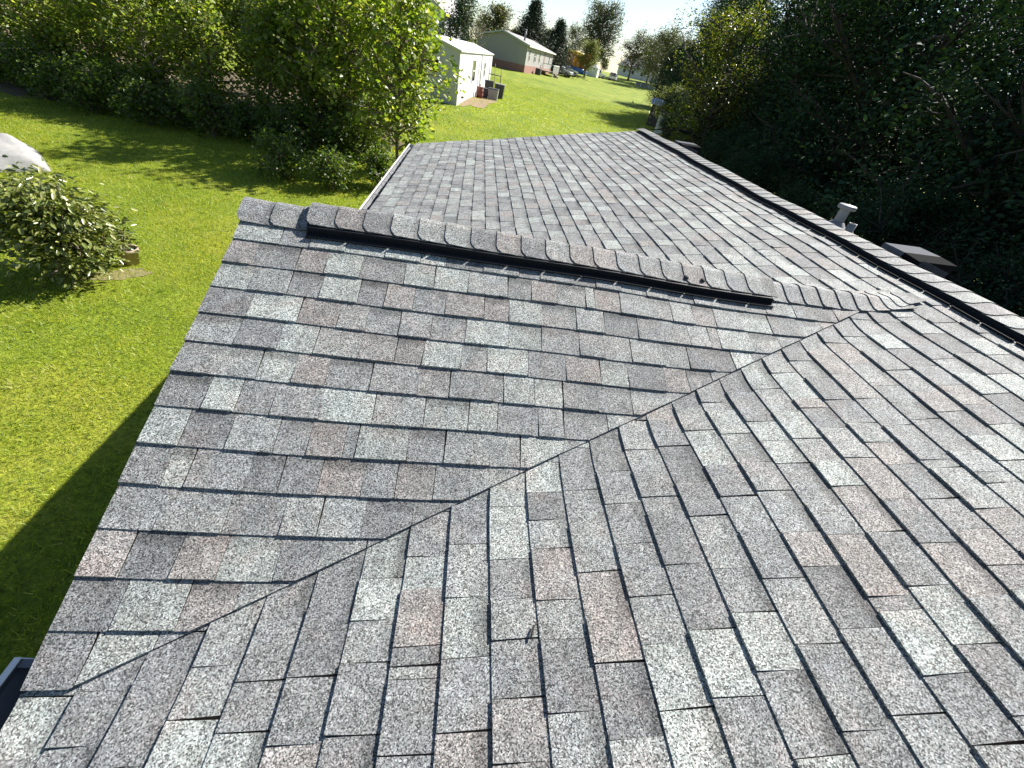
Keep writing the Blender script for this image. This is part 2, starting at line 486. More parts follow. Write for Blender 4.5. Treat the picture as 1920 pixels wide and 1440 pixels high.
def grid_cells(P, nu, nv):
    """P(u,v)->(x,y,v)"""
    cells = []
    for i in range(nu):
        for j in range(nv):
            u0, u1 = i / nu, (i + 1) / nu; v0, v1 = VS[j], VS[j + 1]
            cells.append([P(u0, v0), P(u1, v0), P(u1, v1), P(u0, v1)])
    return cells


VS = [0, .62, .82, 1.14]


def widths(a, b, breaks=(), lo=.11, hi=.205):
    """piece boundaries between a and b with forced breaks"""
    xs = [a]; bk = sorted(k for k in breaks if a < k < b) + [b]
    for e in bk:
        while xs[-1] < e - 1e-6:
            w = rnd.uniform(lo, hi) if rnd.random() > .07 else rnd.uniform(.03, .08)
            nxt = xs[-1] + w
            if nxt > e - .05: nxt = e
            xs.append(nxt)
    return xs


def course(kind, idx, a, b, pos, breaks=(), coarse=False):
    xs = widths(a, b, breaks) if not coarse else widths(a, b, breaks, .3, .6)
    high = rnd.random() < .5
    wob = rnd.uniform(0, 6)
    for u0, u1 in zip(xs[:-1], xs[1:]):
        high = not high
        if rnd.random() < .15: high = not high
        thick = .0084 if high else .0044
        lift = rnd.choice((0, .0004, .001, .0018)); jit = rnd.uniform(-.0013, .0013)
        sk = rnd.uniform(-.004, .004)
        gap = .0013
        cl = shade()
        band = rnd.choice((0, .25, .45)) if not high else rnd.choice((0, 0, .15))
        if kind == 'main':
            s0 = pos + jit; near_v = abs(NN[0] * s0 * CA + NN[1] * u0 - DN) < .6 or abs(NF[0] * s0 * CA + NF[1] * u1 - DF) < .6
            def P(u, v, s0=s0, u0=u0, u1=u1, sk=sk):
                s = s0 + v * EXPO; return (s * CA, u0 + gap + (u1 - u0 - 2 * gap) * u + sk * v, v)
            clips = []
            if s0 * CA < XJ + .05:
                if (u0 + u1) / 2 < YR: clips = [(NN, DN + .075, False)]
                else: clips = [(NF, DF + .075, False)]
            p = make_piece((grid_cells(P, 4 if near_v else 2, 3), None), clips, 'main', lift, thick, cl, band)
        elif kind == 'rear':
            def P(u, v, u0=u0, u1=u1):
                s = pos + v * EXPO; return (2 * XR - s * CA, u0 + gap + (u1 - u0 - 2 * gap) * u, v)
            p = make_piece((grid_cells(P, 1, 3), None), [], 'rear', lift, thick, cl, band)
        elif kind == 'wing':
            t0 = pos + jit
            def P(u, v, t0=t0, u0=u0, u1=u1, sk=sk):
                t = t0 + v * EXPO; return (u0 + gap + (u1 - u0 - 2 * gap) * u + sk * v, YW + t * CB, v)
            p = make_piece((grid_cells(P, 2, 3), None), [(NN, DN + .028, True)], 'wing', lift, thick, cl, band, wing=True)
        else:
            t0 = pos
            def P(u, v, t0=t0, u0=u0, u1=u1):
                t = t0 + v * EXPO; return (u0 + gap + (u1 - u0 - 2 * gap) * u, 2 * YR - YW - t * CB, v)
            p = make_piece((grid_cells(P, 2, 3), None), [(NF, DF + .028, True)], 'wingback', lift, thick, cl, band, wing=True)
        if p is not None: pieces.append(p)


X0 = -.028                                             # eave overhang past the fascia line
for k in range(0, 30):
    s = k * EXPO
    x = s * CA
    if x < XJ:
        ynear = YW + x * TA / TB; yfar = 2 * YR - ynear
        course('main', k, YN, ynear + .25, s)
        course('main', k, yfar - .25, YF, s)
    else:
        course('main', k, YN, YF, s, breaks=(YR,))
    course('rear', k, YN, YF, s, coarse=True)
for j in range(-1, 14):
    t = T0 + j * EXPO
    if j == -1: continue
    xv = (t + EXPO) * SB / TA
    course('wing', j, .0, xv + .1, t)
    course('wingback', j, .0, xv + .1, t, coarse=True)

# ---- house root
house = empty('house', (4.2, -1.8, -2.8))
tag(house, 'house under a grey architectural shingle roof with a low front gable', 'house')
HL = Vector((-4.2, 1.8, 2.8))                           # children are modelled in world space


def hpart(mb, name, mat, parent=None, **k):
    o = mb.build(name, mat, parent or house, **k)
    if parent is None: o.location = HL
    return o


# roof decks (under the shingles)
mb = MB()
t_ = .03
mb.poly([(0, YN, -.012), (0, YF, -.012), (XR, YF, ZM - .012), (XR, YN, ZM - .012), (0, YN, -.05), (0, YF, -.05), (XR, YF, ZM - .05), (XR, YN, ZM - .05)],
        [(0, 3, 2, 1), (4, 5, 6, 7), (0, 1, 5, 4), (1, 2, 6, 5), (3, 0, 4, 7)])
main_roof = hpart(mb, 'main_roof', M['wood'])
mb = MB()
mb.poly([(XR + .001, YN, ZM - .012), (XR + .001, YF, ZM - .012), (2 * XR, YF, -.012), (2 * XR, YN, -.012), (XR + .001, YN, ZM - .05), (XR + .001, YF, ZM - .05), (2 * XR, YF, -.05), (2 * XR, YN, -.05)],
        [(0, 3, 2, 1), (4, 5, 6, 7), (0, 1, 5, 4), (1, 2, 6, 5), (2, 3, 7, 6), (3, 0, 4, 7)])
hpart(mb, 'rear_roof', M['wood'])
mb = MB()
y2 = 2 * YR - YW
mb.poly([(.012, YW, -.012), (XJ - .05, YR, ZR - .012), (.012, YR, ZR - .012), (.012, y2, -.012), (.012, YW, -.045), (XJ - .05, YR, ZR - .045), (.012, YR, ZR - .045), (.012, y2, -.045)],
        [(0, 1, 2), (2, 1, 3), (0, 2, 6, 4), (2, 3, 7, 6)])
wing_roof = hpart(mb, 'gable_roof', M['wood'])

# ---- pick the 300 shingles that show largest as single objects
cpos = np.array(CAM); ax = np.array(AX)
def score(p):
    d = ax @ (p.ctr - cpos)
    if d[2] < .15: return 0
    x, y = d[0] / d[2] * 780.36, d[1] / d[2] * 780.36
    if abs(x) > 1010 or abs(y) > 770 or p.roof in ('rear', 'wingback'): return 0
    n = {'main': (-SA, 0, CA), 'wing': (0, -SB, CB)}[p.roof]
    v = cpos - p.ctr; r = np.linalg.norm(v)
    return p.area * abs(np.dot(n, v)) / r / d[2] ** 2
sc = np.array([score(p) for p in pieces]); order = np.argsort(-sc)
single = set(order[:300].tolist())


def piece_mesh(name, ps):
    V = np.concatenate([p.v for p in ps]); Cc = np.concatenate([p.c for p in ps]); F = []; b = 0
    for p in ps:
        F += [tuple(b + i for i in f) for f in p.f]; b += len(p.v)
    me = bpy.data.meshes.new(name); me.from_pydata(V.tolist(), [], F)
    a = me.color_attributes.new('Col', 'FLOAT_COLOR', 'POINT')
    a.data.foreach_set('color', np.concatenate([Cc, np.ones((len(Cc), 1))], 1).astype(np.float32).ravel())
    me.update(); me.materials.append(M['shingle']); return me


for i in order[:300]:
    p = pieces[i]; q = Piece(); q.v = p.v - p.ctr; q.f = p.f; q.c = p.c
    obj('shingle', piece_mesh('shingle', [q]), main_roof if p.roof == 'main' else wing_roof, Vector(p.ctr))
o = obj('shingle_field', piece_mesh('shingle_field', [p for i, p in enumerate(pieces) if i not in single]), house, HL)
o['kind'] = 'stuff'


# ---- ridge caps
def cap_mesh(axis_, u0, u1, halfw, h, tfront, color, taper=1.0, chamf=.03, rk=.022):
    """axis 'x': along the gable ridge (butt at u0); axis 'y': along the main ridge (butt at u0)"""
    nu, nd = 4, 14
    V = []; Cc = []
    for i in range(nu + 1):
        f = i / nu
        for j in range(nd + 1):
            w = halfw * (1 + (taper - 1) * f)
            d = -w + 2 * w * j / nd
            lead = max(0, abs(d) - (w - chamf)) * .9
            # the outermost column sits on the chamfer
            u = u0 + lead + (u1 - u0 - lead) * f
            hh = h + tfront * (1 - f) + .002
            if axis_ == 'x': x, y = u, YR - d * CB
            else: x, y = XR + d * CA, u
            V.append((x, y, hh))
    A = np.array(V)
    z = base(A[:, 0], A[:, 1], ridge_k=rk, valley_k=.03)
    z += A[:, 2]
    top = np.stack([A[:, 0], A[:, 1], z], 1); bot = top.copy(); bot[:, 2] -= .0035
    n = len(V); F = []
    for i in range(nu):
        for j in range(nd):
            a = i * (nd + 1) + j; q = (a, a + 1, a + nd + 2, a + nd + 1)
            if axis_ == 'x': q = q[::-1]
            F.append(q); F.append(tuple(n + k for k in q[::-1]))
    ring = [j for j in range(nd + 1)] + [(i + 1) * (nd + 1) + nd for i in range(nu)] + [nu * (nd + 1) + j for j in range(nd - 1, -1, -1)] + [i * (nd + 1) for i in range(nu - 1, 0, -1)]
    for a, b in zip(ring, ring[1:] + ring[:1]):
        F.append((a, n + a, n + b, b) if axis_ == 'y' else (b, n + b, n + a, a))
    c = np.tile(color, (n, 1))
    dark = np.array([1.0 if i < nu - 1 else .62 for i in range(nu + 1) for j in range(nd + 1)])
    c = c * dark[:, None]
    ctr = top.mean(0)
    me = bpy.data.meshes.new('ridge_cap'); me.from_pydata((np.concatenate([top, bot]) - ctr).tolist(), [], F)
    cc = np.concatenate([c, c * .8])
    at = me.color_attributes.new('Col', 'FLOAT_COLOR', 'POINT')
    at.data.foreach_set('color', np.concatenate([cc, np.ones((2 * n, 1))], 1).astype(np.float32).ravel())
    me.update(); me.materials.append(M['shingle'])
    me.polygons.foreach_set('use_smooth', np.zeros(len(me.polygons), dtype=bool))
    return me, ctr


def cshade():
    return np.array(rnd.choice([(.185, .187, .192), (.20, .203, .205), (.22, .225, .222), (.222, .208, .202), (.175, .178, .183), (.20, .203, .206), (.235, .243, .238)])) * rnd.uniform(.92, 1.1)


def put_cap(*a, **k):
    me, c = cap_mesh(*a, **k); obj('ridge_cap', me, wing_roof if a[0] == 'x' else main_roof, Vector(c))


VX0, VX1 = .307, 2.836
x = .0; k = 0
for x0 in (-.022, .128, .262):
    put_cap('x', x0, x0 + .185, .155, .006, .007, cshade())
x = VX0
ncap = 19; st = (VX1 - VX0) / ncap
for i in range(ncap):
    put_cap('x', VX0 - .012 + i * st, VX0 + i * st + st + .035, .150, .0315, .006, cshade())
xs = [2.845, 2.95, 3.065, 3.185, 3.31, 3.43, 3.54, 3.63, 3.70, 3.765]
for i, x0 in enumerate(xs):
    w = .155 - .0035 * i if i < 7 else .132 - .022 * (i - 7)
    put_cap('x', x0, x0 + (.165 if i < 8 else .13), w, .006 + .0012 * i, .007, cshade() * 1.1, taper=.97 if i < 8 else .62, chamf=.012)
y = YF - .005
ys = []
while y > -1.6:
    y -= EXPO; ys.append(y)
for i, y0 in enumerate(ys):
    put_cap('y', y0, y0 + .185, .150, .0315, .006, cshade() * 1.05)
# caps further back along the ridge, behind the camera
mb = MB()
me_l = []
y = ys[-1]
while y > YN + .1:
    y -= EXPO * 2
    me, c = cap_mesh('y', y, y + EXPO * 2.2, .150, .036, .006, cshade())
    me_l.append((me, c))
V = []; F = []; Cc = []
for me, c in me_l:
    b = len(V); V += [tuple(Vector(v.co) + Vector(c)) for v in me.vertices]; F += [tuple(b + i for i in p.vertices) for p in me.polygons]
    a = np.empty(len(me.vertices) * 4, dtype=np.float32); me.color_attributes[0].data.foreach_get('color', a); Cc.append(a)
me = bpy.data.meshes.new('ridge_cap_run'); me.from_pydata(V, [], F)
a = me.color_attributes.new('Col', 'FLOAT_COLOR', 'POINT'); a.data.foreach_set('color', np.concatenate(Cc)); me.update(); me.materials.append(M['shingle'])
o = obj('ridge_cap_run', me, house, HL); o['kind'] = 'stuff'


# ---- ridge vents
def ridge_vent(axis_, u0, u1, name='ridge_vent'):
    sl, c_, s_ = (BE, CB, SB) if axis_ == 'x' else (AL, CA, SA)
    def W(u, d, h):       # d signed distance down a slope, h above it
        sg = -1 if d < 0 else 1; d = abs(d)
        hor = d * c_ + h * s_; z = (ZR if axis_ == 'x' else ZM) - d * s_ + h * c_
        x_, y_ = (u, YR - sg * hor) if axis_ == 'x' else (XR - sg * hor, u)
        return (x_, y_, z + float(wav(x_, y_)))
    mb = MB(); ns = max(2, int((u1 - u0) / .4))
    def ribbon(prof, ua, ub):
        n = len(prof); ks = max(2, int((ub - ua) / .15)); pts = [W(ua + (ub - ua) * j / ks, *p) for j in range(ks + 1) for p in prof]
        mb.poly(pts, [(j * n + i, j * n + i + 1, (j + 1) * n + i + 1, (j + 1) * n + i) for j in range(ks) for i in range(n - 1)] + [tuple(range(n)), tuple(ks * n + i for i in range(n))])
    for sg in (1, -1):
        ribbon([(0, .018), (sg * .150, .029), (sg * .152, .026), (sg * .165, .008), (sg * .165, .002), (0, .002)], u0, u1)
        ribbon([(sg * .163, .009), (sg * .196, .0075), (sg * .196, .0045), (sg * .163, .0045)], u0, u1)
    v = hpart(mb, name, M['black_plastic'])
    # outer baffle strips with drain slots between them
    for sg in (1, -1):
        mb = MB(); u = u0
        while u < u1 - .02:
            ub = min(u1, u + .185)
            prof = [(sg * .193, .006), (sg * .200, .020), (sg * .203, .019), (sg * .197, .004)]
            n = 4; pts = [W(u, *p) for p in prof] + [W(ub, *p) for p in prof]
            mb.poly(pts, [(i, (i + 1) % n, n + (i + 1) % n, n + i) for i in range(n)] + [(3, 2, 1, 0), (4, 5, 6, 7)])
            u = ub + .013
        mb.build('baffle', M['black_plastic'], v)
        mb = MB(); u = u0 + .006
        while u < u1:
            pts = [W(u, sg * .150, .031), W(u, sg * .182, .0085), W(u, sg * .158, .0085), W(u + .0035, sg * .150, .031), W(u + .0035, sg * .182, .0085), W(u + .0035, sg * .158, .0085)]
            mb.poly(pts, [(0, 1, 2), (3, 5, 4), (0, 3, 4, 1), (1, 4, 5, 2)])
            u += .0125
        f = mb.build('louvre_fins', M['black_plastic'], v); f['kind'] = 'stuff'
    return v


ridge_vent('x', VX0, VX1)
ridge_vent('y', YN + .3, YF - .19)

# two dark sealant spots on the gable ridge caps
for (px, py_) in ((2.30, -.10), (2.40, -.085)):
    mb = MB(); d = .1; x = px
    zc = float(base(px, YR - .115 * CB, .05)) + .043
    mb.lathe([(0, .004), (.010, .004), (.013, .001), (.014, -.006)], 9)
    o = mb.build('sealant_spot', M['felt'], house, HL + Vector((px, YR - .115 * CB, zc))); o.rotation_euler = (BE, 0, 0)

# dry leaf and twig bits lying on the near slope
def roof_bit(name, x, y, label, pts, r):
    z = float(base(x, y)) + .010
    mb = MB(); mb.tube(pts, r, 5); o = mb.build(name, M['bark_dark'], None, (x, y, z)); o.rotation_euler = (0, -AL, 0); tag(o, label, 'twig')
    return o


roof_bit('dry_twig', 1.379, -2.509, 'tiny dark dry twig lying on the shingles of the near slope', [(-.012, -.02, 0), (-.004, -.004, .004), (.002, .012, .002), (.012, .022, .005)], [.0025, .004, .003, .001])
# ---- eave trim, gutters, walls
mb = MB()
mb.box(.002, .022, YN, YW - .02, -.17, -.052); mb.box(.002, .022, y2 + .02, YF, -.17, -.052)
hpart(mb, 'fascia', M['white'])
mb = MB()
for sgn in (-1, 1):
    yb = YW if sgn < 0 else y2
    mb.poly([(.004, yb, -.046), (.004, YR, ZR - .046), (.004, YR, ZR - .20), (.004, yb, -.17), (.024, yb, -.046), (.024, YR, ZR - .046), (.024, YR, ZR - .20), (.024, yb, -.17)],
            [(0, 1, 2, 3), (4, 7, 6, 5), (0, 4, 5, 1), (3, 2, 6, 7), (0, 3, 7, 4)])
hpart(mb, 'rake_board', M['white'])
mb = MB()
for x0, x1, sg in ((.0, XR, 1), (XR, 2 * XR, -1)):
    za, zb = (-.052, ZM - .052) if sg > 0 else (ZM - .052, -.052)
    for yy in (YF - .02, YN):
        mb.poly([(x0, yy, za), (x1, yy, zb), (x1, yy, zb - .13), (x0, yy, za - .13), (x0, yy + .018, za), (x1, yy + .018, zb), (x1, yy + .018, zb - .13), (x0, yy + .018, za - .13)],
                [(0, 1, 2, 3), (4, 7, 6, 5), (0, 4, 5, 1), (3, 2, 6, 7)])
hpart(mb, 'end_rake_board', M['white'])


def gutter(y0, y1):
    g = empty('gutter', HL, parent=house)
    mb = MB()
    outer = [(-.001, -.035), (-.001, -.125), (-.075, -.125), (-.098, -.085), (-.118, -.055), (-.118, -.022), (-.104, -.022), (-.104, -.03), (-.112, -.03), (-.112, -.055), (-.093, -.083), (-.072, -.119), (-.006, -.119), (-.006, -.035)]
    mb.sweep_y(outer, y0, y1); mb.build('trough', M['gutter_in'], g)
    mb = MB(); mb.sweep_y([(-.1215, -.034), (-.1215, -.0185), (-.1025, -.0185), (-.1025, -.0215), (-.1185, -.0215), (-.1185, -.034)], y0, y1); mb.build('lip', M['white'], g)
    mb = MB(); mb.sweep_y([(-.008, -.1165), (-.008, -.118), (-.070, -.118), (-.070, -.1165)], y0 + .01, y1 - .01); mb.build('trough_lining', M['gutter_in'], g)
    for yy in (y0, y1 - .003):
        mb = MB(); mb.poly([(x, yy, z) for x, z in outer[:7]] + [(x, yy + .003, z) for x, z in outer[:7]],
                           [tuple(range(7)), tuple(range(13, 6, -1))] + [(i, (i + 1) % 7, 7 + (i + 1) % 7, 7 + i) for i in range(7)])
        mb.build('end_cap', M['white'], g)
    y = y0 + .18
    while y < y1:
        mb = MB(); mb.box(-.110, .0, y, y + .022, -.028, -.0245); mb.box(-.112, -.100, y + .004, y + .018, -.032, -.020)
        mb.build('hanger', M['gutter_in'], g); y += .62
    return g


gutter(YN, -2.475)
gutter(1.13, YF)
mb = MB()
mb.box(.42, 2 * XR - .42, YN + .4, YF - .35, -2.95, -.06)
wall = hpart(mb, 'wall', M['siding'])
mb = MB()
mb.poly([(.40, YW + .2, -.10), (.40, y2 - .2, -.10), (.40, YR, ZR - .16), (.44, YW + .2, -.10), (.44, y2 - .2, -.10), (.44, YR, ZR - .16)], [(0, 2, 1), (3, 4, 5), (0, 1, 4, 3), (1, 2, 5, 4), (2, 0, 3, 5)])
hpart(mb, 'gable_wall', M['siding'])
mb = MB(); mb.box(.0225, .42, YN + .01, YF - .03, -.176, -.171); hpart(mb, 'soffit', M['white'])


# ---- things standing on the rear slope (parts of the house)
def box_vent(x, y):
    g = empty('box_vent', HL + Vector((x, y, ZM - (x - XR) * TA + .008)), parent=house); g.rotation_euler = (0, AL, 0); g.scale = (.86, .86, .95)
    mb = MB(); mb.box(-.28, .28, -.27, .32, 0, .004); mb.build('flange', M['vent_metal'], g)
    mb = MB(); mb.box(-.15, .15, -.12, .2, .004, .07); mb.build('throat', M['dark_mesh'], g)
    mb = MB()
    mb.poly([(-.2, .0, .04), (.2, .0, .06), (.2, .26, .06), (-.2, .26, .04), (-.2, .0, .085), (.2, .0, .18), (.2, .26, .18), (-.2, .26, .085)],
            [(4, 5, 6, 7), (1, 2, 6, 5), (2, 3, 7, 6), (3, 0, 4, 7)])
    mb.build('hood', M['vent_metal'], g, bevel=.004)
    mb = MB()
    mb.poly([(-.2, -.19, .03), (.2, -.19, .03), (.2, -.0015, .06), (-.2, -.0015, .06), (-.2, -.19, .072), (.2, -.19, .168), (.2, -.0015, .179), (-.2, -.0015, .084)],
            [(4, 5, 6, 7), (0, 1, 5, 4), (1, 2, 6, 5), (3, 0, 4, 7)])
    mb.build('hood_mouth', M['dark_mesh'], g)
    for i in range(6):
        mb = MB(); mb.box(-.18, .18, -.1945, -.1905, .036 + i * .0105, .041 + i * .0105); mb.build('screen_bar', M['vent_metal'], g)
    return g


box_vent(4.79, .17)
box_vent(4.79, 5.25)
g = empty('vent_pipe', HL + Vector((4.92, 1.30, .79)), parent=house)
mb = MB(); mb.lathe([(.048, -.02), (.048, .20)], 16); mb.build('flue', M['galv'], g)
mb = MB(); mb.lathe([(.0, .238), (.080, .23), (.085, .225), (.085, .192), (.078, .19), (.05, .189)], 18); mb.build('flue_cap', M['galv'], g)
mb = MB(); mb.lathe([(.13, -.02), (.075, .05), (.057, .07)], 16); mb.build('flashing', M['galv'], g)
g = empty('soil_pipe', HL + Vector((4.98, 1.17, .76)), parent=house)
mb = MB(); mb.lathe([(.038, -.02), (.038, .125), (.030, .125), (.030, .02)], 14); mb.build('stub', M['galv'], g)
mb = MB(); mb.lathe([(.09, 0), (.045, .05), (.039, .06)], 14); mb.build('boot', M['galv'], g)

#@@BACKGROUND
# ------------------------------------------------------------------ foliage builders
def leaves_mesh(name, pts, size, mat, cols, seed, up=.55, aspect=.62, jit=.35, droop=.2, hexa=True, dirs=None):
    r = np.random.default_rng(seed); n = len(pts)
    nrm = r.normal(size=(n, 3)); nrm /= np.linalg.norm(nrm, axis=1)[:, None]; nrm[:, 2] = np.abs(nrm[:, 2]); nrm[:, 2] += up
    nrm /= np.linalg.norm(nrm, axis=1)[:, None]
    a = r.normal(size=(n, 3)) if dirs is None else dirs + r.normal(size=(n, 3)) * .35
    a[:, 2] -= droop
    a -= nrm * (a * nrm).sum(1)[:, None]; a /= np.maximum(np.linalg.norm(a, axis=1), 1e-6)[:, None]
    b = np.cross(nrm, a)
    s = size * (1 + jit * r.uniform(-1, 1, n))[:, None]
    L = a * s; Wd = b * s * aspect * .5; up_ = nrm * s
    p = pts - L * .5
    if hexa:
        vs = [p, p + L * .35 + Wd * 1.0 + up_ * .10, p + L * .72 + Wd * .8 + up_ * .06, p + L - up_ * .06, p + L * .72 - Wd * .8 + up_ * .06, p + L * .35 - Wd + up_ * .10]
        fs = [(0, 3, 2, 1), (0, 5, 4, 3)]
    else:
        vs = [p, p + L * .5 + Wd + up_ * .08, p + L, p + L * .5 - Wd + up_ * .08]
        fs = [(0, 2, 1), (0, 3, 2)]
    k = len(vs); V = np.stack(vs, 1).reshape(-1, 3); bi = np.arange(n) * k
    F = np.concatenate([bi[:, None] + np.array(f)[None] for f in fs])
    ci = r.integers(0, len(cols), n); c = np.array(cols)[ci] * r.uniform(.75, 1.3, n)[:, None]
    return fast_mesh(name, V, F, mat, np.repeat(c, k, axis=0))


def make_skeleton(seed, H, base_frac, radius, profile, nbr, rise=.5, sub=4, lean=.03, wob=.05):
    r = random.Random(seed); branches = []; anchors = []
    def wander(p, d, L, n, w):
        pts = [Vector(p)]; d = Vector(d).normalized()
        for i in range(n):
            d = (d + Vector((r.gauss(0, w), r.gauss(0, w), r.gauss(0, w * .7)))).normalized()
            pts.append(pts[-1] + d * (L / n))
        return pts
    trunk = wander((0, 0, 0), (r.gauss(0, lean), r.gauss(0, lean), 1), H * .96, 9, wob)
    def on_trunk(f):
        q = f * 9; i = min(8, int(q)); return trunk[i].lerp(trunk[i + 1], q - i)
    for b in range(nbr):
        f = base_frac + (1 - base_frac) * (b + r.random()) / nbr
        p = on_trunk(min(.99, f)); az = b * 2.4 + r.uniform(-.5, .5)
        L = radius * profile((f - base_frac) / (1 - base_frac)) * r.uniform(.7, 1.2)
        ri = rise * r.uniform(.4, 1.5)
        br = wander(p, (math.cos(az), math.sin(az), ri), L, 5, .16); branches.append((br, .028 * L + .008))
        for i in range(1, 6):
            anchors.append((br[i], L * .16, i / 5))
        for s_ in range(sub):
            q = r.uniform(.3, .95) * 5; i = min(4, int(q)); sp = br[i].lerp(br[i + 1], q - i)
            sd = (br[i + 1] - br[i]).normalized() + Vector((r.gauss(0, .7), r.gauss(0, .7), r.gauss(.1, .45)))
            sb = wander(sp, sd, L * r.uniform(.25, .5), 3, .2); branches.append((sb, .012 * L + .004))
            for i2 in (1, 2, 3): anchors.append((sb[i2], L * .13, 1))
    for i in range(7, 10): anchors.append((trunk[i], radius * .15, 1))
    return trunk, branches, anchors


def tree_parts(name, seed, H, base_frac, radius, profile, nbr, nleaf, leaf, mat, bark, cols, trunk_r, rise=.5, sub=4, up=.5, aspect=.62, spread=1.0, hexa=True, droop=.2, wob=.05):
    tr, brs, anc = make_skeleton(seed, H, base_frac, radius, profile, nbr, rise, sub, wob=wob)
    mb = MB(); n = len(tr)
    mb.tube(tr, [trunk_r * (1.25 if i == 0 else 1) * (1 - .85 * i / (n - 1)) for i in range(n)], 8)
    tme = mb.build('trunk', bark); tmesh = tme.data; bpy.data.objects.remove(tme)
    mb = MB()
    for b, rr in brs: mb.tube(b, [rr * (1 - .8 * i / (len(b) - 1)) for i in range(len(b))], 5, cap=False)
    bo = mb.build('branches', bark); bmesh_ = bo.data; bpy.data.objects.remove(bo)
    r = np.random.default_rng(seed + 77); A = np.array([a[0] for a in anc]); S = np.array([a[1] for a in anc]) * spread
    # leaves cling to twigs in clumps: pick an anchor, then a clump centre near it
    ncl = max(40, nleaf // 9); ai = r.integers(0, len(A), ncl)
    cc = A[ai] + r.normal(size=(ncl, 3)) * S[ai][:, None]
    ki = r.integers(0, ncl, nleaf); P = cc[ki] + r.normal(size=(nleaf, 3)) * (leaf * 1.25)
    out = A.copy(); out[:, 2] = 0; dirs = P.copy(); dirs[:, 2] = .15 * np.linalg.norm(P[:, :2], axis=1); dirs /= np.maximum(np.linalg.norm(dirs, axis=1), 1e-5)[:, None]
    cme = leaves_mesh('crown', P, leaf, mat, cols, seed + 5, up=up, aspect=aspect, hexa=hexa, droop=droop, dirs=dirs)
    return tmesh, bmesh_, cme


def place_tree(name, parts, x, y, rz, s, label, group=None, sink=.06, cat='tree', sz=None):
    e_ = empty(name, (x, y, g1(x, y) - sink), rz); e_.scale = (s, s, sz or s)
    t = obj('trunk', parts[0], e_); b = obj('branches', parts[1], t); c = obj('crown', parts[2], e_)
    tag(e_, label, cat, group); return e_


oval = lambda f: math.sqrt(max(.03, 1 - (2 * f - .85) ** 2 / 1.4))
column = lambda f: .55 + .45 * math.sin(math.pi * min(1, f * .95 + .08))
cone = lambda f: max(.05, 1 - f)

GL = [(.12, .18, .025), (.16, .22, .032), (.09, .14, .022), (.21, .255, .05), (.13, .175, .03), (.25, .26, .075)]
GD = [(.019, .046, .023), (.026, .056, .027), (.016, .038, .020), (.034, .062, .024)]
GY = [(.12, .15, .02), (.15, .165, .025), (.10, .13, .02), (.17, .15, .03)]
GO = [(.07, .09, .03), (.06, .08, .03), (.09, .10, .035), (.08, .085, .04)]
GN = [(.022, .040, .018), (.028, .05, .02), (.018, .032, .016)]

# ------------------------------------------------------------------ tree belt along the lawn
belt = [tree_parts('sapling', 100 + i, 5.6 + .5 * (i % 3), .17 + .05 * (i % 2), 1.75, column, 32, 3800, .165, M['leaf'], M['bark_pale'] if i % 2 else M['bark'], GL, .075, rise=.6, sub=5, up=.35, aspect=.78) for i in range(5)]
front = [(-1.75, 14.9, .93, 'slender leafy sapling overhanging the far eave gutter'),
         (-2.5, 17.6, .98, 'bright leafy sapling nearest the mobile home'),
         (-3.7, 16.6, .92, 'slender leafy sapling behind the two low round shrubs'),
         (-5.2, 17.0, .78, 'pale-trunked sapling at the lawn edge beside a sunlit gap'),
         (-7.2, 17.3, .73, 'thin pale-stemmed sapling in the dense part of the lawn-edge trees'),
         (-9.0, 17.3, .70, 'leafy sapling with low branches over the shaded lawn edge'),
         (-11.0, 17.5, .70, 'broad leafy sapling behind the grey tarpaulin heap'),
         (-13.2, 17.8, .70, 'dense low-branched sapling at the shaded end of the lawn'),
         (-15.6, 18.4, .76, 'dense sapling beyond the shaded corner of the lawn'),
         (-18.2, 19.0, .85, 'outermost dense sapling of the lawn-edge trees')]
k = 0
for x, y, s, lab in front:
    place_tree('sapling_tree', belt[k % 5], x, y, k * 1.7, s, lab, 'saplings along the lawn edge'); k += 1
for x, y, s in ((-2.7, 20.6, 1.0), (-4.5, 19.6, .95), (-6.4, 19.6, .84), (-8.6, 20.0, .82), (-10.8, 20.2, .8), (-13.0, 20.6, .82), (-15.2, 21.2, .95), (-17.8, 22.0, 1.0), (-21.0, 21.5, 1.0), (-3.0, 23.6, 1.05), (-5.2, 23.4, 1.15), (-9.5, 23.8, 1.2), (-14, 24.8, 1.25), (-19, 26.0, 1.3), (-23.5, 25.5, 1.3)):
    place_tree('sapling_tree', belt[k % 5], x, y, k * 2.1, s, 'taller sapling standing in the second rank behind the lawn-edge saplings', 'second rank of saplings'); k += 1

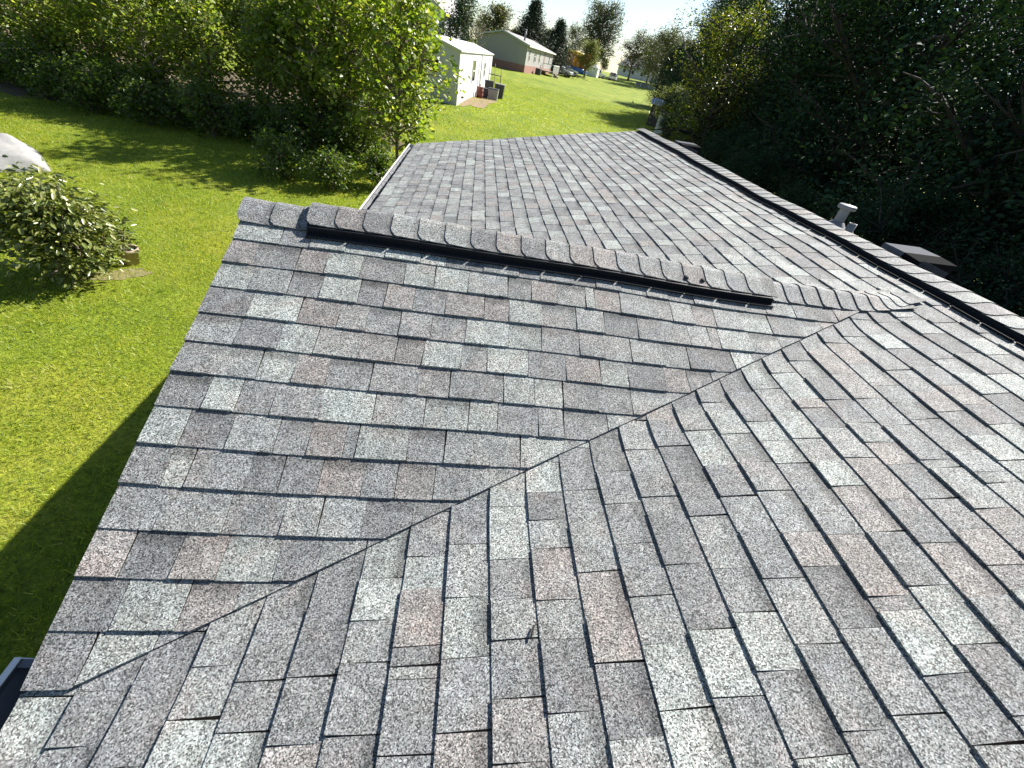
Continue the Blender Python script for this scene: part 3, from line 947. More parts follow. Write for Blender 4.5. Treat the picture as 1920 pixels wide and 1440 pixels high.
# low undergrowth under the belt
shr = [tree_parts('shrub', 300 + i, .95, .05, .75, oval, 26, 2600, .085, M['leaf'], M['bark'], [(.07, .115, .02), (.09, .14, .025), (.05, .085, .018), (.12, .155, .035)], .03, rise=.9, sub=4, up=.3, aspect=.6) for i in range(3)]
for i, (x, y, s, lab) in enumerate(((-4.75, 11.9, 1.0, 'round dark green shrub in the tree shade at the lawn edge'),
                                    (-3.25, 11.7, .95, 'round pale-tipped shrub beside the darker round shrub'),
                                    (-2.0, 12.6, 1.0, 'loose leafy shrub close to the house gutter'))):
    place_tree('round_shrub', shr[i], x, y, i * 1.3, s, lab, cat='shrub')
for i, (x, y) in enumerate(((-6.3, 15.3), (-7.3, 15.6), (-8.3, 15.1), (-9.4, 15.5), (-10.4, 15.2), (-11.4, 15.6), (-12.4, 15.5), (-13.4, 16.1), (-14.6, 16.3), (-15.8, 17.0), (-17.0, 17.2), (-4.4, 17.0), (-2.9, 16.0), (-3.9, 15.6), (-5.4, 15.4), (-5.9, 17.6), (-11.8, 18.2), (-15.8, 19.4), (-19.0, 19.6), (-13.9, 18.4))):
    place_tree('undergrowth_bush', shr[i % 3], x, y, i * 2.0, .95 + .2 * (i % 3), 'low leafy undergrowth bush beneath the lawn-edge saplings', 'undergrowth beneath the saplings', cat='bush')
# litter-strewn ground under the trees
lx, ly = np.meshgrid(np.linspace(-24, -2.6, 50), np.linspace(16.2, 28, 28))
edge = .5 * np.sin(lx * 1.3) + .3 * np.sin(lx * 3.1)
ly = ly + edge * (ly < 16.9); lx = lx + (lx > -3.2) * (.5 * np.sin(ly * 1.7) + .3 * np.sin(ly * 3.9))
v = np.stack([lx, ly, gz(lx, ly) + .012], -1).reshape(-1, 3); q = (np.arange(27)[:, None] * 50 + np.arange(49)[None]).ravel()
tag(obj('woodland_floor', fast_mesh('woodland_floor', v, np.stack([q, q + 1, q + 51, q + 50], 1), M['litter'], smooth=True)), 'leaf-littered brown ground under the saplings', 'ground', kind='structure')

# ------------------------------------------------------------------ big trees beyond the rear slope
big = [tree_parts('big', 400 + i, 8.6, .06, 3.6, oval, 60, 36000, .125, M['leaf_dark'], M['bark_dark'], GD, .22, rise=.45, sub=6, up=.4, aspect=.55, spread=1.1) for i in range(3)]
bigy = tree_parts('bigy', 420, 8.0, .1, 3.0, oval, 44, 14000, .13, M['leaf'], M['bark_dark'], [(.06, .085, .015), (.09, .11, .02), (.045, .07, .015), (.11, .10, .025)], .18, rise=.45, sub=5, up=.4, aspect=.45)
k = 0
for x, y, s, lab in ((13.4, 1.5, .98, 'big dark tree crowding the near box vent'), (13.6, 6.8, 1.0, 'big dark tree behind the galvanised flue pipe'),
                     (14.6, 12.5, 1.02, 'big dark tree beyond the middle of the roof ridge'), (15.6, 18.5, 1.05, 'big dark tree between the flue pipe and far box vent'),
                     (17.4, 25, 1.05, 'big dark tree beyond the far box vent'), (26.2, 52, 1.3, 'dark rounded tree beside the coop roof'), (29.5, 58, 1.5, 'tallest dark tree standing behind the coop'), (28.5, 61, 1.1, 'dark rounded tree behind the coop'),
                     (14.5, -4.5, 1.0, 'big dark tree at the outer end of the dark row'), (28.5, 70, .9, 'dark tree at the end of the far lawn')):
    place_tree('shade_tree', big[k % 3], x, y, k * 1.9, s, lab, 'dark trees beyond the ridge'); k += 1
for x, y, s in ((19.5, 4, 1.15), (19.5, 11, 1.15), (20.5, 17.5, 1.15), (22, 25, 1.15), (24, 33, 1.1), (19, -4, 1.15), (27, 42, 1.1), (30, 54, 1.05), (26.5, 14, 1.3), (26, 3, 1.3), (33, 64, 1.0)):
    place_tree('shade_tree', big[k % 3], x, y, k * 2.3, s, 'dark tree of the hidden rank behind the big dark trees', 'second rank of dark trees'); k += 1
place_tree('sunlit_tree', bigy, 13.4, 22.3, .4, 1.0, 'tree with yellow-green sunlit leaves among the dark trees')
place_tree('sunlit_tree', bigy, 17.8, 38.5, 2.4, .52, 'smaller yellow-green tree hanging over the coop')
for i, (x, y) in enumerate(((9.6, 0), (9.9, 3), (10.3, 6), (10.2, 9), (11, 12), (12, 15.5), (13, 19), (14, 22.5), (15.5, 27), (16.5, 31), (17.6, 34.5), (17.9, 37.8), (10, -3))):
    place_tree('hedge_bush', big[i % 3], x, y, i * 1.1, .36 + .04 * (i % 3), 'dark bush in the hedge row under the dark trees', 'dark hedge row bushes', cat='bush')

# ------------------------------------------------------------------ bush, pot, tarp on the lawn
bp = tree_parts('bush', 500, 1.45, .04, 1.02, lambda f: 1.0 - .5 * f, 52, 6400, .115, M['bush'], M['bark'], [(.15, .18, .045), (.19, .215, .055), (.10, .13, .035), (.25, .255, .09)], .04, rise=.75, sub=5, up=.45, aspect=.42, spread=.9)
place_tree('magnolia_bush', bp, -5.55, 4.45, .6, .92, 'large glossy-leaved bush standing alone on the lawn', cat='bush')
px_, py_ = -5.2, 5.1
pz = g1(px_, py_)
pot = empty('planter_pot', (px_, py_, pz)); tag(pot, 'weathered terracotta pot at the foot of the glossy bush', 'pot')
mb = MB(); mb.lathe([(0, .0), (.125, .0), (.165, .25), (.185, .25), (.19, .31), (.165, .31), (.155, .24)], 20); mb.build('body', M['terracotta'], pot)
mb = MB(); mb.lathe([(0, .27), (.157, .262)], 20); mb.build('soil', M['soil'], pot)
pp = tree_parts('potplant', 510, .34, .1, .26, oval, 12, 260, .075, M['bush'], M['bark'], [(.09, .11, .03), (.06, .085, .02)], .01, rise=.8, sub=2, up=.5, aspect=.4)
e_ = place_tree('pot_plant', pp, px_, py_, 0, 1.0, 'small leafy plant growing in the terracotta pot', cat='plant', sink=0); e_.location.z = pz + .26
# tarp: stiff cover over something low
n = 26; u = np.linspace(-1, 1, n); U, Vv = np.meshgrid(u, u)
hx, hy = 1.15, .95
fall = lambda a, e: np.clip((1 - np.abs(a)) / e, 0, 1)
hh = .60 * np.minimum(np.minimum(fall(U, .42), fall(Vv, .5)), .82 + .3 * Vv - .18 * U)
hh = np.minimum(hh, .50 + .05 * np.sin(U * 3) * Vv) + .018 * np.sin(U * 9 + Vv * 6) * (hh > .02) + .012 * np.sin(Vv * 14 - U * 4) * (hh > .02)
ca, sa = math.cos(.75), math.sin(.75)
tx = -10.95 + hx * U * ca - hy * Vv * sa; ty = 9.2 + hx * U * sa + hy * Vv * ca
v = np.stack([tx, ty, gz(tx, ty) + .012 + np.maximum(hh, 0)], -1).reshape(-1, 3); q = (np.arange(n - 1)[:, None] * n + np.arange(n - 1)[None]).ravel()
o = obj('tarpaulin', fast_mesh('tarpaulin', v, np.stack([q, q + 1, q + n + 1, q + n], 1), M['tarp']))
sm = o.modifiers.new('thick', 'SOLIDIFY'); sm.thickness = .008; sm.offset = 1
tag(o, 'pale grey tarpaulin draped over a low heap on the lawn', 'tarp')
# bare earth at the bush foot
def patch(name, cx, cy, rx, ry, mat, label, cat, seed, rot=0.0, dz=.010):
    r = random.Random(seed); k = 36; pts = []
    ph = [r.uniform(0, 6) for _ in range(4)]
    for ring in (0, .55, 1.0):
        for i in range(k):
            t = 2 * math.pi * i / k; w = 1 + .18 * math.sin(2 * t + ph[0]) + .12 * math.sin(5 * t + ph[1]) + .08 * math.sin(9 * t + ph[2])
            lx_, ly_ = rx * math.cos(t) * w * ring, ry * math.sin(t) * w * ring
            x, y = cx + lx_ * math.cos(rot) - ly_ * math.sin(rot), cy + lx_ * math.sin(rot) + ly_ * math.cos(rot)
            pts.append((x, y, g1(x, y) + dz))
    F = [(a * k + i, a * k + (i + 1) % k, (a + 1) * k + (i + 1) % k, (a + 1) * k + i) for a in (0, 1) for i in range(k)]
    tag(obj(name, fast_mesh(name, np.array(pts), F, mat)), label, cat, kind='structure')
patch('bare_earth', -5.12, 4.6, .40, .26, M['earth'], 'bare brown earth at the foot of the bush', 'earth', 3, .6)

# ------------------------------------------------------------------ grass
def grass(name, n, xr, yr, h, w, seed, keep=None):
    r = np.random.default_rng(seed); x = r.uniform(*xr, n); y = r.uniform(*yr, n)
    ok = np.ones(n, bool)
    if keep is not None: ok = keep(x, y)
    pat = np.sin(x * 1.7 + 2) * np.sin(y * 1.3) + .6 * np.sin(x * 4.1 - y * 2.9) + .5 * np.sin(x * .6 + y * .8)
    ok &= r.random(n) < np.clip(.72 + .28 * pat, .25, 1)
    x, y, pat = x[ok], y[ok], pat[ok]; n = len(x); z = gz(x, y)
    az = r.uniform(0, 2 * np.pi, n); hh = h * r.uniform(.55, 1.3, n); ww = w * r.uniform(.6, 1.3, n); ln = r.normal(0, .55, (n, 2))
    p = np.stack([x, y, z - .004], 1); d = np.stack([np.cos(az), np.sin(az), 0 * az], 1) * ww[:, None] * .5
    tip = p + np.stack([ln[:, 0] * hh, ln[:, 1] * hh, hh], 1)
    V = np.stack([p - d, p + d, tip], 1).reshape(-1, 3); F = np.arange(3 * n).reshape(n, 3)
    pal = np.array([(.10, .165, .015), (.20, .275, .02), (.285, .335, .028), (.34, .35, .05), (.40, .365, .11)])
    cl = np.sin(x * 9.1 + 2 * np.sin(y * 3.3)) * np.sin(y * 8.3 + 2 * np.sin(x * 2.7)) + .7 * np.sin(x * 23 + y * 7) * np.sin(y * 19 - x * 5)
    ci = np.clip(r.normal(2.0 + pat * .45 + cl * .8, 1.2, n), 0, 4).astype(int)
    c = pal[ci] * r.uniform(.75, 1.25, n)[:, None]
    tag(obj(name, fast_mesh(name, V, F, M['grass'], np.repeat(c, 3, axis=0))), kind='stuff')
    return bpy.data.objects[-1] if False else None
def lawn_keep(x, y):
    k = ~((x > -.02) & (x < 8.5) & (y > YN) & (y < YF))
    k &= (((x + 5.15) / .6) ** 2 + ((y - 4.55) / .42) ** 2 > 1) | (np.sin(x * 37) * np.sin(y * 41) > -.25)
    k &= y < 16.6 + .5 * np.sin(x * 1.9)
    return k
grass('lawn_grass', 520000, (-15, -.02), (-2.8, 17.2), .055, .0105, 1, lawn_keep)
for o in list(col.objects):
    if o.name == 'lawn_grass': tag(o, 'short mown grass blades on the sunlit lawn beside the house', 'grass')
grass('far_grass', 170000, (-3, 24), (10, 62), .08, .035, 2, lambda x, y: ~((x < -.3 + .111 * (y - 31.86)) & (y > 31.7) & (y < 55)) & ~((x < -3.2) & (y < 28)))
for o in list(col.objects):
    if o.name == 'far_grass': tag(o, 'mown grass blades on the lawn rising behind the house', 'grass')

# ------------------------------------------------------------------ mobile home
def Mloc(x, y, az):       # local frame: +Y along the length (azimuth az east of +y), +X to its right
    return Matrix.Translation((x, y, 0)) @ Matrix.Rotation(-az, 4, 'Z')
tz = -1.87
tr_ = empty('mobile_home', (-.41, 31.86, tz), -math.atan2(2.57, 23.08)); tag(tr_, 'white mobile home with cream skirting and pale metal roof', 'mobile home')
TWd, TL, TH = 4.3, 23.0, 3.0
mb = MB(); mb.box(-TWd, 0, 0, TL, -.3, TH); mb.poly([(-TWd, 0, TH), (0, 0, TH), (-TWd / 2, 0, TH + .5), (-TWd, TL, TH), (0, TL, TH), (-TWd / 2, TL, TH + .5)], [(0, 1, 2), (4, 3, 5)])
mb.build('wall', M['trailer'], tr_)
mb = MB()
mb.poly([(-TWd - .12, -.15, TH - .02), (-TWd / 2, -.15, TH + .51), (.12, -.15, TH - .02), (-TWd - .12, TL + .1, TH - .02), (-TWd / 2, TL + .1, TH + .51), (.12, TL + .1, TH - .02),
         (-TWd - .12, -.15, TH + .06), (-TWd / 2, -.15, TH + .59), (.12, -.15, TH + .06), (-TWd - .12, TL + .1, TH + .06), (-TWd / 2, TL + .1, TH + .59), (.12, TL + .1, TH + .06)],
        [(6, 7, 10, 9), (7, 8, 11, 10), (0, 3, 4, 1), (1, 4, 5, 2), (0, 1, 7, 6), (1, 2, 8, 7), (2, 5, 11, 8), (0, 6, 9, 3), (3, 9, 10, 4), (4, 10, 11, 5)])
mb.build('roof', M['trailer_roof'], tr_)
for i in range(24):
    mb = MB(); y0 = .02 + i * .38; mb.box(.0, .022 + .004 * (i % 2), y0, y0 + .37, -.3, .88); mb.build('skirting_panel', M['skirt'], tr_)
for xx, yy in ((.0, -.03), (-TWd, -.03)):
    mb = MB(); mb.box(xx - .05, xx + .035, yy, yy + .09, -.3, TH); mb.build('corner_trim', M['trim'], tr_)
def window(parent, y0, y1, z0, z1, x=.0, sgn=1):
    mb = MB(); t = .07
    for a in ((y0 - t, y0, z0 - t, z1 + t), (y1, y1 + t, z0 - t, z1 + t), (y0, y1, z1, z1 + t), (y0, y1, z0 - t, z0), (y0, y1, (z0 + z1) / 2 - .03, (z0 + z1) / 2 + .03)):
        mb.box(x - .01, x + .05 * sgn if sgn > 0 else x + .05, a[0], a[1], a[2], a[3])
    w = mb.build('window', M['trim'], parent); mb = MB(); mb.box(x - .01, x + .02, y0, y1, z0, z1); mb.build('pane', M['glass'], w)
window(tr_, 7.0, 8.6, 1.15, 2.5); window(tr_, 15.5, 16.4, 1.3, 2.3)
mb = MB(); mb.box(-2.2, -1.3, -.03, .02, 1.55, 2.35); w = mb.build('window', M['trim'], tr_); mb = MB(); mb.box(-2.12, -1.38, -.045, .0, 1.62, 2.28); mb.build('pane', M['glass'], w)
mb = MB(); mb.box(.0, .05, 11.2, 12.2, .25, 2.3); d_ = mb.build('door', M['trim'], tr_); mb = MB(); mb.tube([(.05, 12.08, 1.2), (.10, 12.08, 1.2)], .03, 8); mb.build('handle', M['galv'], d_)
mb = MB(); mb.tube([(.06, 12.7, 2.9), (.06, 12.7, .0)], .04, 8); mb.build('downpipe', M['bin_grey'], tr_)
mb = MB(); mb.tube([(-1.2, 3.0, TH + .2), (-1.2, 3.0, TH + .62)], .08, 10); mb.build('roof_pipe', M['bin_dark'], tr_)
MT = tr_.matrix_basis.copy()
MT = Matrix.Translation(tr_.location) @ Matrix.Rotation(tr_.rotation_euler.z, 4, 'Z')
def tl(x, y):
    p = MT @ Vector((x, y, 0)); return p.x, p.y
mx_, my_ = tl(.8, 7.5); patch('mulch_bed', mx_, my_, 1.0, 7.6, M['mulch'], 'strip of brown wood-chip mulch along the mobile home', 'mulch', 8, tr_.rotation_euler.z, .03)
def bin_(name, x, y, w, l, h, mat, label, lidmat=None):
    e_ = empty(name, (x, y, g1(x, y) - .02), tr_.rotation_euler.z); tag(e_, label, 'bin', 'bins beside the mobile home')
    mb = MB(); a, b = .86, 1.0
    mb.poly([(-w / 2 * a, -l / 2 * a, 0), (w / 2 * a, -l / 2 * a, 0), (w / 2 * a, l / 2 * a, 0), (-w / 2 * a, l / 2 * a, 0), (-w / 2, -l / 2, h), (w / 2, -l / 2, h), (w / 2, l / 2, h), (-w / 2, l / 2, h)],
            [(0, 3, 2, 1), (4, 5, 6, 7), (0, 1, 5, 4), (1, 2, 6, 5), (2, 3, 7, 6), (3, 0, 4, 7)]); mb.build('tub', mat, e_, bevel=.02)
    mb = MB(); mb.box(-w / 2 - .03, w / 2 + .03, -l / 2 - .03, l / 2 + .03, h + .002, h + .06); mb.build('lid', lidmat or mat, e_, bevel=.02)
x, y = tl(.5, 9.6); e_ = empty('barrel', (x, y, g1(x, y) - .02)); tag(e_, 'rust red barrel beside the mobile home skirting', 'barrel')
mb = MB(); mb.lathe([(0, 0), (.29, 0), (.30, .28), (.315, .3), (.30, .32), (.30, .58), (.315, .6), (.30, .62), (.29, .88)], 16); mb.build('drum', M['bin_red'], e_)
mb = MB(); mb.lathe([(.29, .88), (.27, .885), (.0, .86)], 16); mb.build('lid', M['bin_red'], e_)
x, y = tl(.75, 11.2); bin_('storage_bin', x, y, .7, .8, .75, M['bin_dark'], 'dark plastic bin next to the rust red barrel')
x, y = tl(1.55, 11.0); bin_('storage_bin', x, y, .9, .85, .85, M['bin_grey'], 'grey plastic bin with a dark lid on the mulch edge', M['bin_dark'])
x, y = tl(.8, 14.2); bin_('storage_bin', x, y, .8, .8, 1.25, M['bin_dark'], 'tall dark bin against the mobile home wall')
x, y = tl(1.8, 14.6); bin_('storage_bin', x, y, .9, .9, 1.15, M['bin_dark'], 'dark bin with a pale lid near the wall end', M['bin_grey'])
x, y = tl(1.0, 17.0); e_ = empty('garden_rack', (x, y, g1(x, y)), tr_.rotation_euler.z); tag(e_, 'dark metal tool rack by the far end of the mobile home', 'rack')
for xx in (-.6, .6):
    mb = MB(); mb.tube([(xx, 0, 0), (xx, 0, 2.3)], .035, 6); mb.build('post', M['bin_dark'], e_)
mb = MB(); mb.tube([(-.65, 0, 1.7), (.65, 0, 1.7)], .04, 6); mb.tube([(-.65, 0, .5), (.65, 0, .5)], .03, 6); mb.build('crossbar', M['bin_dark'], e_)
mb = MB(); mb.tube([(.1, .05, 0), (-.1, .05, 2.6)], .025, 6); mb.build('tool', M['deckwood'], e_)

# ------------------------------------------------------------------ beige house
HA = R(18.5); hz = -.36
hs = empty('beige_house', (7.34, 74.51, hz), -HA); tag(hs, 'beige house on a red brick skirt with a low gable roof', 'house')
HW, HLn, HH = 7.7, 20.5, 3.3
mb = MB(); mb.box(-HW - .03, .03, -.03, HLn + .03, -.9, .92); mb.build('brick_skirt', M['brick'], hs)
mb = MB(); mb.box(-HW, 0, 0, HLn, .92, HH); mb.poly([(-HW, 0, HH), (0, 0, HH), (-HW * .5, 0, HH + .95), (-HW, HLn, HH), (0, HLn, HH), (-HW * .5, HLn, HH + .95)], [(0, 1, 2), (4, 3, 5)]); mb.build('wall', M['beige'], hs)
for i in range(12):
    mb = MB(); xx = -HW + .3 + i * .62; mb.box(xx, xx + .03, -.012, .0, .92, HH); mb.build('batten', M['beige'], hs)
mb = MB(); e2 = .35
mb.poly([(-HW - e2, -.35, HH - .12), (-HW / 2, -.35, HH + .97), (e2, -.35, HH - .12), (-HW - e2, HLn + .3, HH - .12), (-HW / 2, HLn + .3, HH + .97), (e2, HLn + .3, HH - .12),
         (-HW - e2, -.35, HH + .02), (-HW / 2, -.35, HH + 1.11), (e2, -.35, HH + .02), (-HW - e2, HLn + .3, HH + .02), (-HW / 2, HLn + .3, HH + 1.11), (e2, HLn + .3, HH + .02)],
        [(6, 7, 10, 9), (7, 8, 11, 10), (0, 3, 4, 1), (1, 4, 5, 2), (3, 9, 10, 4), (4, 10, 11, 5)])
rf = mb.build('roof', M['roofing'], hs)
mb = MB()
mb.poly([(-HW - e2, -.37, HH - .16), (-HW / 2, -.37, HH + .93), (e2, -.37, HH - .16), (-HW - e2, -.37, HH + .03), (-HW / 2, -.37, HH + 1.12), (e2, -.37, HH + .03)], [(0, 1, 4, 3), (1, 2, 5, 4)]); mb.build('bargeboard', M['greytrim'], hs)
mb = MB(); mb.box(e2 - .02, e2 + .08, -.35, HLn + .3, HH - .16, HH + .0); mb.build('gutter', M['trim'], hs)
mb = MB(); mb.tube([(-1.5, 3.5, HH + .4), (-1.5, 3.5, HH + 1.7)], .13, 10); mb.lathe([(.0, HH + 1.85), (.2, HH + 1.75), (.2, HH + 1.68), (.1, HH + 1.68)], 10, center=(-1.5, 3.5)); mb.build('stove_pipe', M['galv'], hs)
for y0, y1 in ((1.6, 2.2), (5.2, 5.75), (5.95, 6.5), (8.8, 9.4), (17.0, 17.6)):
    window(hs, y0, y1, 1.55, 2.85)
mb = MB(); mb.box(-.0, .04, 12.6, 13.7, 1.0, 3.05); d_ = mb.build('door', M['deckwood'], hs); mb = MB(); mb.tube([(.04, 12.75, 2.0), (.1, 12.75, 2.0)], .04, 8); mb.build('handle', M['galv'], d_)
mb = MB(); mb.box(-.0, .03, .0, .12, .92, HH - .1); mb.build('corner_trim', M['trim'], hs)
# porch
mb = MB(); mb.box(.05, 2.3, 11.4, 16.4, .55, .7); mb.build('porch_deck', M['deckwood'], hs)
for xx, yy in ((2.2, 11.5), (2.2, 13.1), (2.2, 14.7), (2.2, 16.3), (.2, 11.5)):
    mb = MB(); mb.box(xx - .06, xx + .06, yy - .06, yy + .06, -.9, 1.65); mb.build('porch_post', M['trim'], hs)
mb = MB(); mb.box(2.15, 2.25, 11.5, 16.3, 1.58, 1.68); mb.box(.2, 2.2, 11.45, 11.55, 1.58, 1.68); mb.build('handrail', M['trim'], hs)
for i in range(15):
    mb = MB(); yy = 11.75 + i * .31; mb.box(2.17, 2.22, yy, yy + .05, .7, 1.58); mb.build('baluster', M['trim'], hs)
for i in range(4):
    mb = MB(); mb.box(2.31 + i * .28, 2.58 + i * .28, 12.2, 13.4, -.9, .52 - i * .18); mb.build('step', M['deckwood'], hs)
MH = Matrix.Translation(hs.location) @ Matrix.Rotation(-HA, 4, 'Z')
def hl(x, y):
    p = MH @ Vector((x, y, 0)); return p.x, p.y
x, y = hl(.8, 6.3); e_ = empty('air_conditioner', (x, y, g1(x, y) - .03), -HA); tag(e_, 'dark air conditioner unit by the brick skirt', 'air conditioner')
mb = MB(); mb.box(-.42, .42, -.42, .42, 0, .85); mb.build('casing', M['bin_dark'], e_, bevel=.04)
mb = MB(); mb.lathe([(.32, .853), (.30, .875), (.05, .88), (0, .88)], 14); mb.build('fan_grille', M['bin_grey'], e_)

# ------------------------------------------------------------------ vehicles
def car(x, y, rz, paint, label, boxy=True, L=4.3, W=1.8, H=1.8):
    e_ = empty('parked_car', (x, y, g1(x, y) - .03), rz); tag(e_, label, 'car')
    hw = W / 2
    if boxy: prof = [(-L / 2, .45), (-L / 2, 1.0), (-L / 2 + .05, H - .05), (-L / 2 + .25, H), (.5, H), (.85, 1.12), (L / 2 - .1, 1.02), (L / 2, .9), (L / 2, .45)]
    else: prof = [(-L / 2, .42), (-L / 2, .95), (-L / 2 + .5, 1.02), (-L / 2 + 1.0, H - .05), (-L / 2 + 1.4, H), (.3, H), (1.0, 1.02), (L / 2 - .15, .88), (L / 2, .75), (L / 2, .42)]
    n = len(prof); mb = MB()
    ins = lambda z: hw - .16 * max(0, z - 1.0) / .8
    V = [(px, -ins(pz), pz) for px, pz in prof] + [(px, ins(pz), pz) for px, pz in prof]
    mb.poly(V, [tuple(range(n))[::-1], tuple(range(n, 2 * n))] + [(i, (i + 1) % n, n + (i + 1) % n, n + i) for i in range(n)])
    mb.build('body', paint, e_, bevel=.05)
    for sx in (-1, 1):
        mb = MB()
        for xa, xb in ((-L / 2 + (.35 if boxy else 1.15), -.45), (-.35, .4)):
            mb.poly([(xa, sx * (ins(1.15) + .012), 1.15), (xb, sx * (ins(1.15) + .012), 1.15), (xb, sx * (ins(H - .15) + .012), H - .15), (xa + .1, sx * (ins(H - .15) + .012), H - .15)], [(0, 1, 2, 3) if sx > 0 else (3, 2, 1, 0)])
        mb.build('side_window', M['glass'], e_)
    for xx, s2 in (((-L / 2 - .012) if boxy else -L / 2 + .72, -1),):
        mb = MB(); mb.box(xx - .005, xx + .02, -hw + .2, hw - .2, 1.08, H - .15) if boxy else mb.poly([(-L / 2 + .55, -.65, 1.06), (-L / 2 + .55, .65, 1.06), (-L / 2 + .98, .6, H - .08), (-L / 2 + .98, -.6, H - .08)], [(0, 1, 2, 3), (3, 2, 1, 0)])
        mb.build('rear_window', M['glass'], e_)
    mb = MB(); mb.poly([(.62, -.68, H - .18), (.62, .68, H - .18), (.93, .72, 1.13), (.93, -.72, 1.13)], [(0, 3, 2, 1), (0, 1, 2, 3)]); mb.build('windscreen', M['glass'], e_)
    for xx in (-L / 2 + .8, L / 2 - .8):
        for sx in (-1, 1):
            w = empty('wheel', (xx, sx * (hw - .08), .36), 0, e_); w.rotation_euler = (R(90), 0, 0)
            mb = MB(); mb.lathe([(.2, -.11), (.34, -.11), (.36, -.08), (.36, .08), (.34, .11), (.2, .11)], 18); mb.build('tyre', M['tyre'], w)
            mb = MB(); mb.lathe([(0, -.1), (.21, -.1), (.21, .1), (0, .1)], 14); mb.build('rim', M['chrome'], w)
    for sx in (-1, 1):
        mb = MB(); mb.box(-L / 2 - .02, -L / 2 + .02, sx * (hw - .18) - .1, sx * (hw - .18) + .1, .75, .98); mb.build('tail_light', M['lamp'], e_)
        mb = MB(); mb.box(L / 2 - .02, L / 2 + .02, sx * (hw - .3) - .12, sx * (hw - .3) + .12, .62, .82); mb.build('headlight', M['chrome'], e_)
    mb = MB(); mb.box(-L / 2 - .1, -L / 2 + .02, -hw + .05, hw - .05, .42, .6); mb.build('bumper', M['bin_dark'], e_)
    return e_
car(34.75, 128.5, R(68), M['carwhite'], 'white boxy off-road car seen from behind on the far lawn', True, 4.2, 1.85, 1.9)
car(29.8, 126.0, R(20), M['carwhite'], 'white car parked beside the small white tent', True, 4.4, 1.8, 1.8)
car(16.2, 96.5, R(-30), M['carsilver'], 'silver car parked by the beige house porch', False, 4.6, 1.8, 1.45)
car(18.0, 101.0, R(15), M['carwhite'], 'pale car parked behind the silver car', False, 4.6, 1.8, 1.45)

# ------------------------------------------------------------------ bouncy castle
bx_, by_ = 22.4, 117.5
e_ = empty('bouncy_castle', (bx_, by_, g1(bx_, by_) - .02), R(-20)); tag(e_, 'inflatable bouncy castle with blue base and orange walls', 'bouncy castle')
mb = MB()
for i in range(5): mb.tube([(-2.6, -2.4 + i * 1.2, .45), (2.6, -2.4 + i * 1.2, .45)], .62, 10)
mb.tube([(-2.6, -2.6, .4), (2.6, -2.6, .4), ], .6, 10); mb.build('base', M['blue'], e_)
for xx, yy, m_ in ((-2.4, -2.2, 'green'), (2.4, -2.2, 'red'), (-2.4, 2.2, 'green'), (2.4, 2.2, 'yellow')):
    mb = MB(); mb.tube([(xx, yy, .6), (xx, yy, 3.6), (xx, yy, 4.4)], [.5, .48, .05], 12); mb.build('tower', M[m_], e_)
for i in range(5):
    mb = MB(); xx = -1.9 + i * .95; mb.tube([(xx, -2.2, .8), (xx, -2.2, 3.0 + (.5 if i < 3 else 0))], .5, 10); mb.build('wall_tube', M['orange' if i not in (4,) else 'red'], e_)
for i in range(4):
    mb = MB(); yy = -1.4 + i * .95; mb.tube([(-2.4, yy, .8), (-2.4, yy, 3.2)], .48, 10); mb.build('side_tube', M['yellow' if i % 2 else 'green'], e_)
mb = MB(); mb.tube([(-2.4, -2.2, 3.7), (2.4, -2.2, 3.2)], .35, 10); mb.build('arch_beam', M['yellow'], e_)

# ------------------------------------------------------------------ small far things
x, y = 26.3, 114.5; e_ = empty('small_tent', (x, y, g1(x, y) - .02), R(-25)); tag(e_, 'small white garden tent behind the yellow-green tree', 'tent')
mb = MB(); mb.box(-1.1, 1.1, -1.1, 1.1, 0, 1.7); mb.build('side_panel', M['carwhite'], e_)
mb = MB(); mb.poly([(-1.2, -1.2, 1.7), (1.2, -1.2, 1.7), (1.2, 1.2, 1.7), (-1.2, 1.2, 1.7), (0, 0, 2.4)], [(0, 1, 4), (1, 2, 4), (2, 3, 4), (3, 0, 4), (3, 2, 1, 0)]); mb.build('canopy', M['carwhite'], e_)
x, y = 38.2, 111.6; e_ = empty('round_pool', (x, y, g1(x, y) - .02)); tag(e_, 'low grey round garden pool on the far lawn', 'pool')
mb = MB(); mb.lathe([(2.3, 0), (2.35, .85), (2.45, .88), (2.45, .95), (2.25, .95), (2.2, .4)], 24); mb.build('pool_wall', M['bin_grey'], e_)
mb = MB(); mb.lathe([(0, .75), (2.24, .75)], 24); mb.build('water', M['glass'], e_)
for i in range(8):
    t = i * math.pi / 4; mb = MB(); mb.box(2.36 * math.cos(t) - .06, 2.36 * math.cos(t) + .06, 2.36 * math.sin(t) - .06, 2.36 * math.sin(t) + .06, 0, .97); mb.build('upright', M['trim'], e_)
x, y = 20.6, 113.0; e_ = empty('flag_pole', (x, y, g1(x, y) - .05)); tag(e_, 'thin bare metal pole beside the bouncy castle', 'pole')
mb = MB(); mb.tube([(0, 0, 0), (0, 0, 6.6)], [.06, .035], 8); mb.build('mast', M['galv'], e_)
mb = MB(); mb.lathe([(0, 6.72), (.07, 6.66), (.07, 6.6), (0, 6.55)], 8); mb.build('finial', M['galv'], e_)


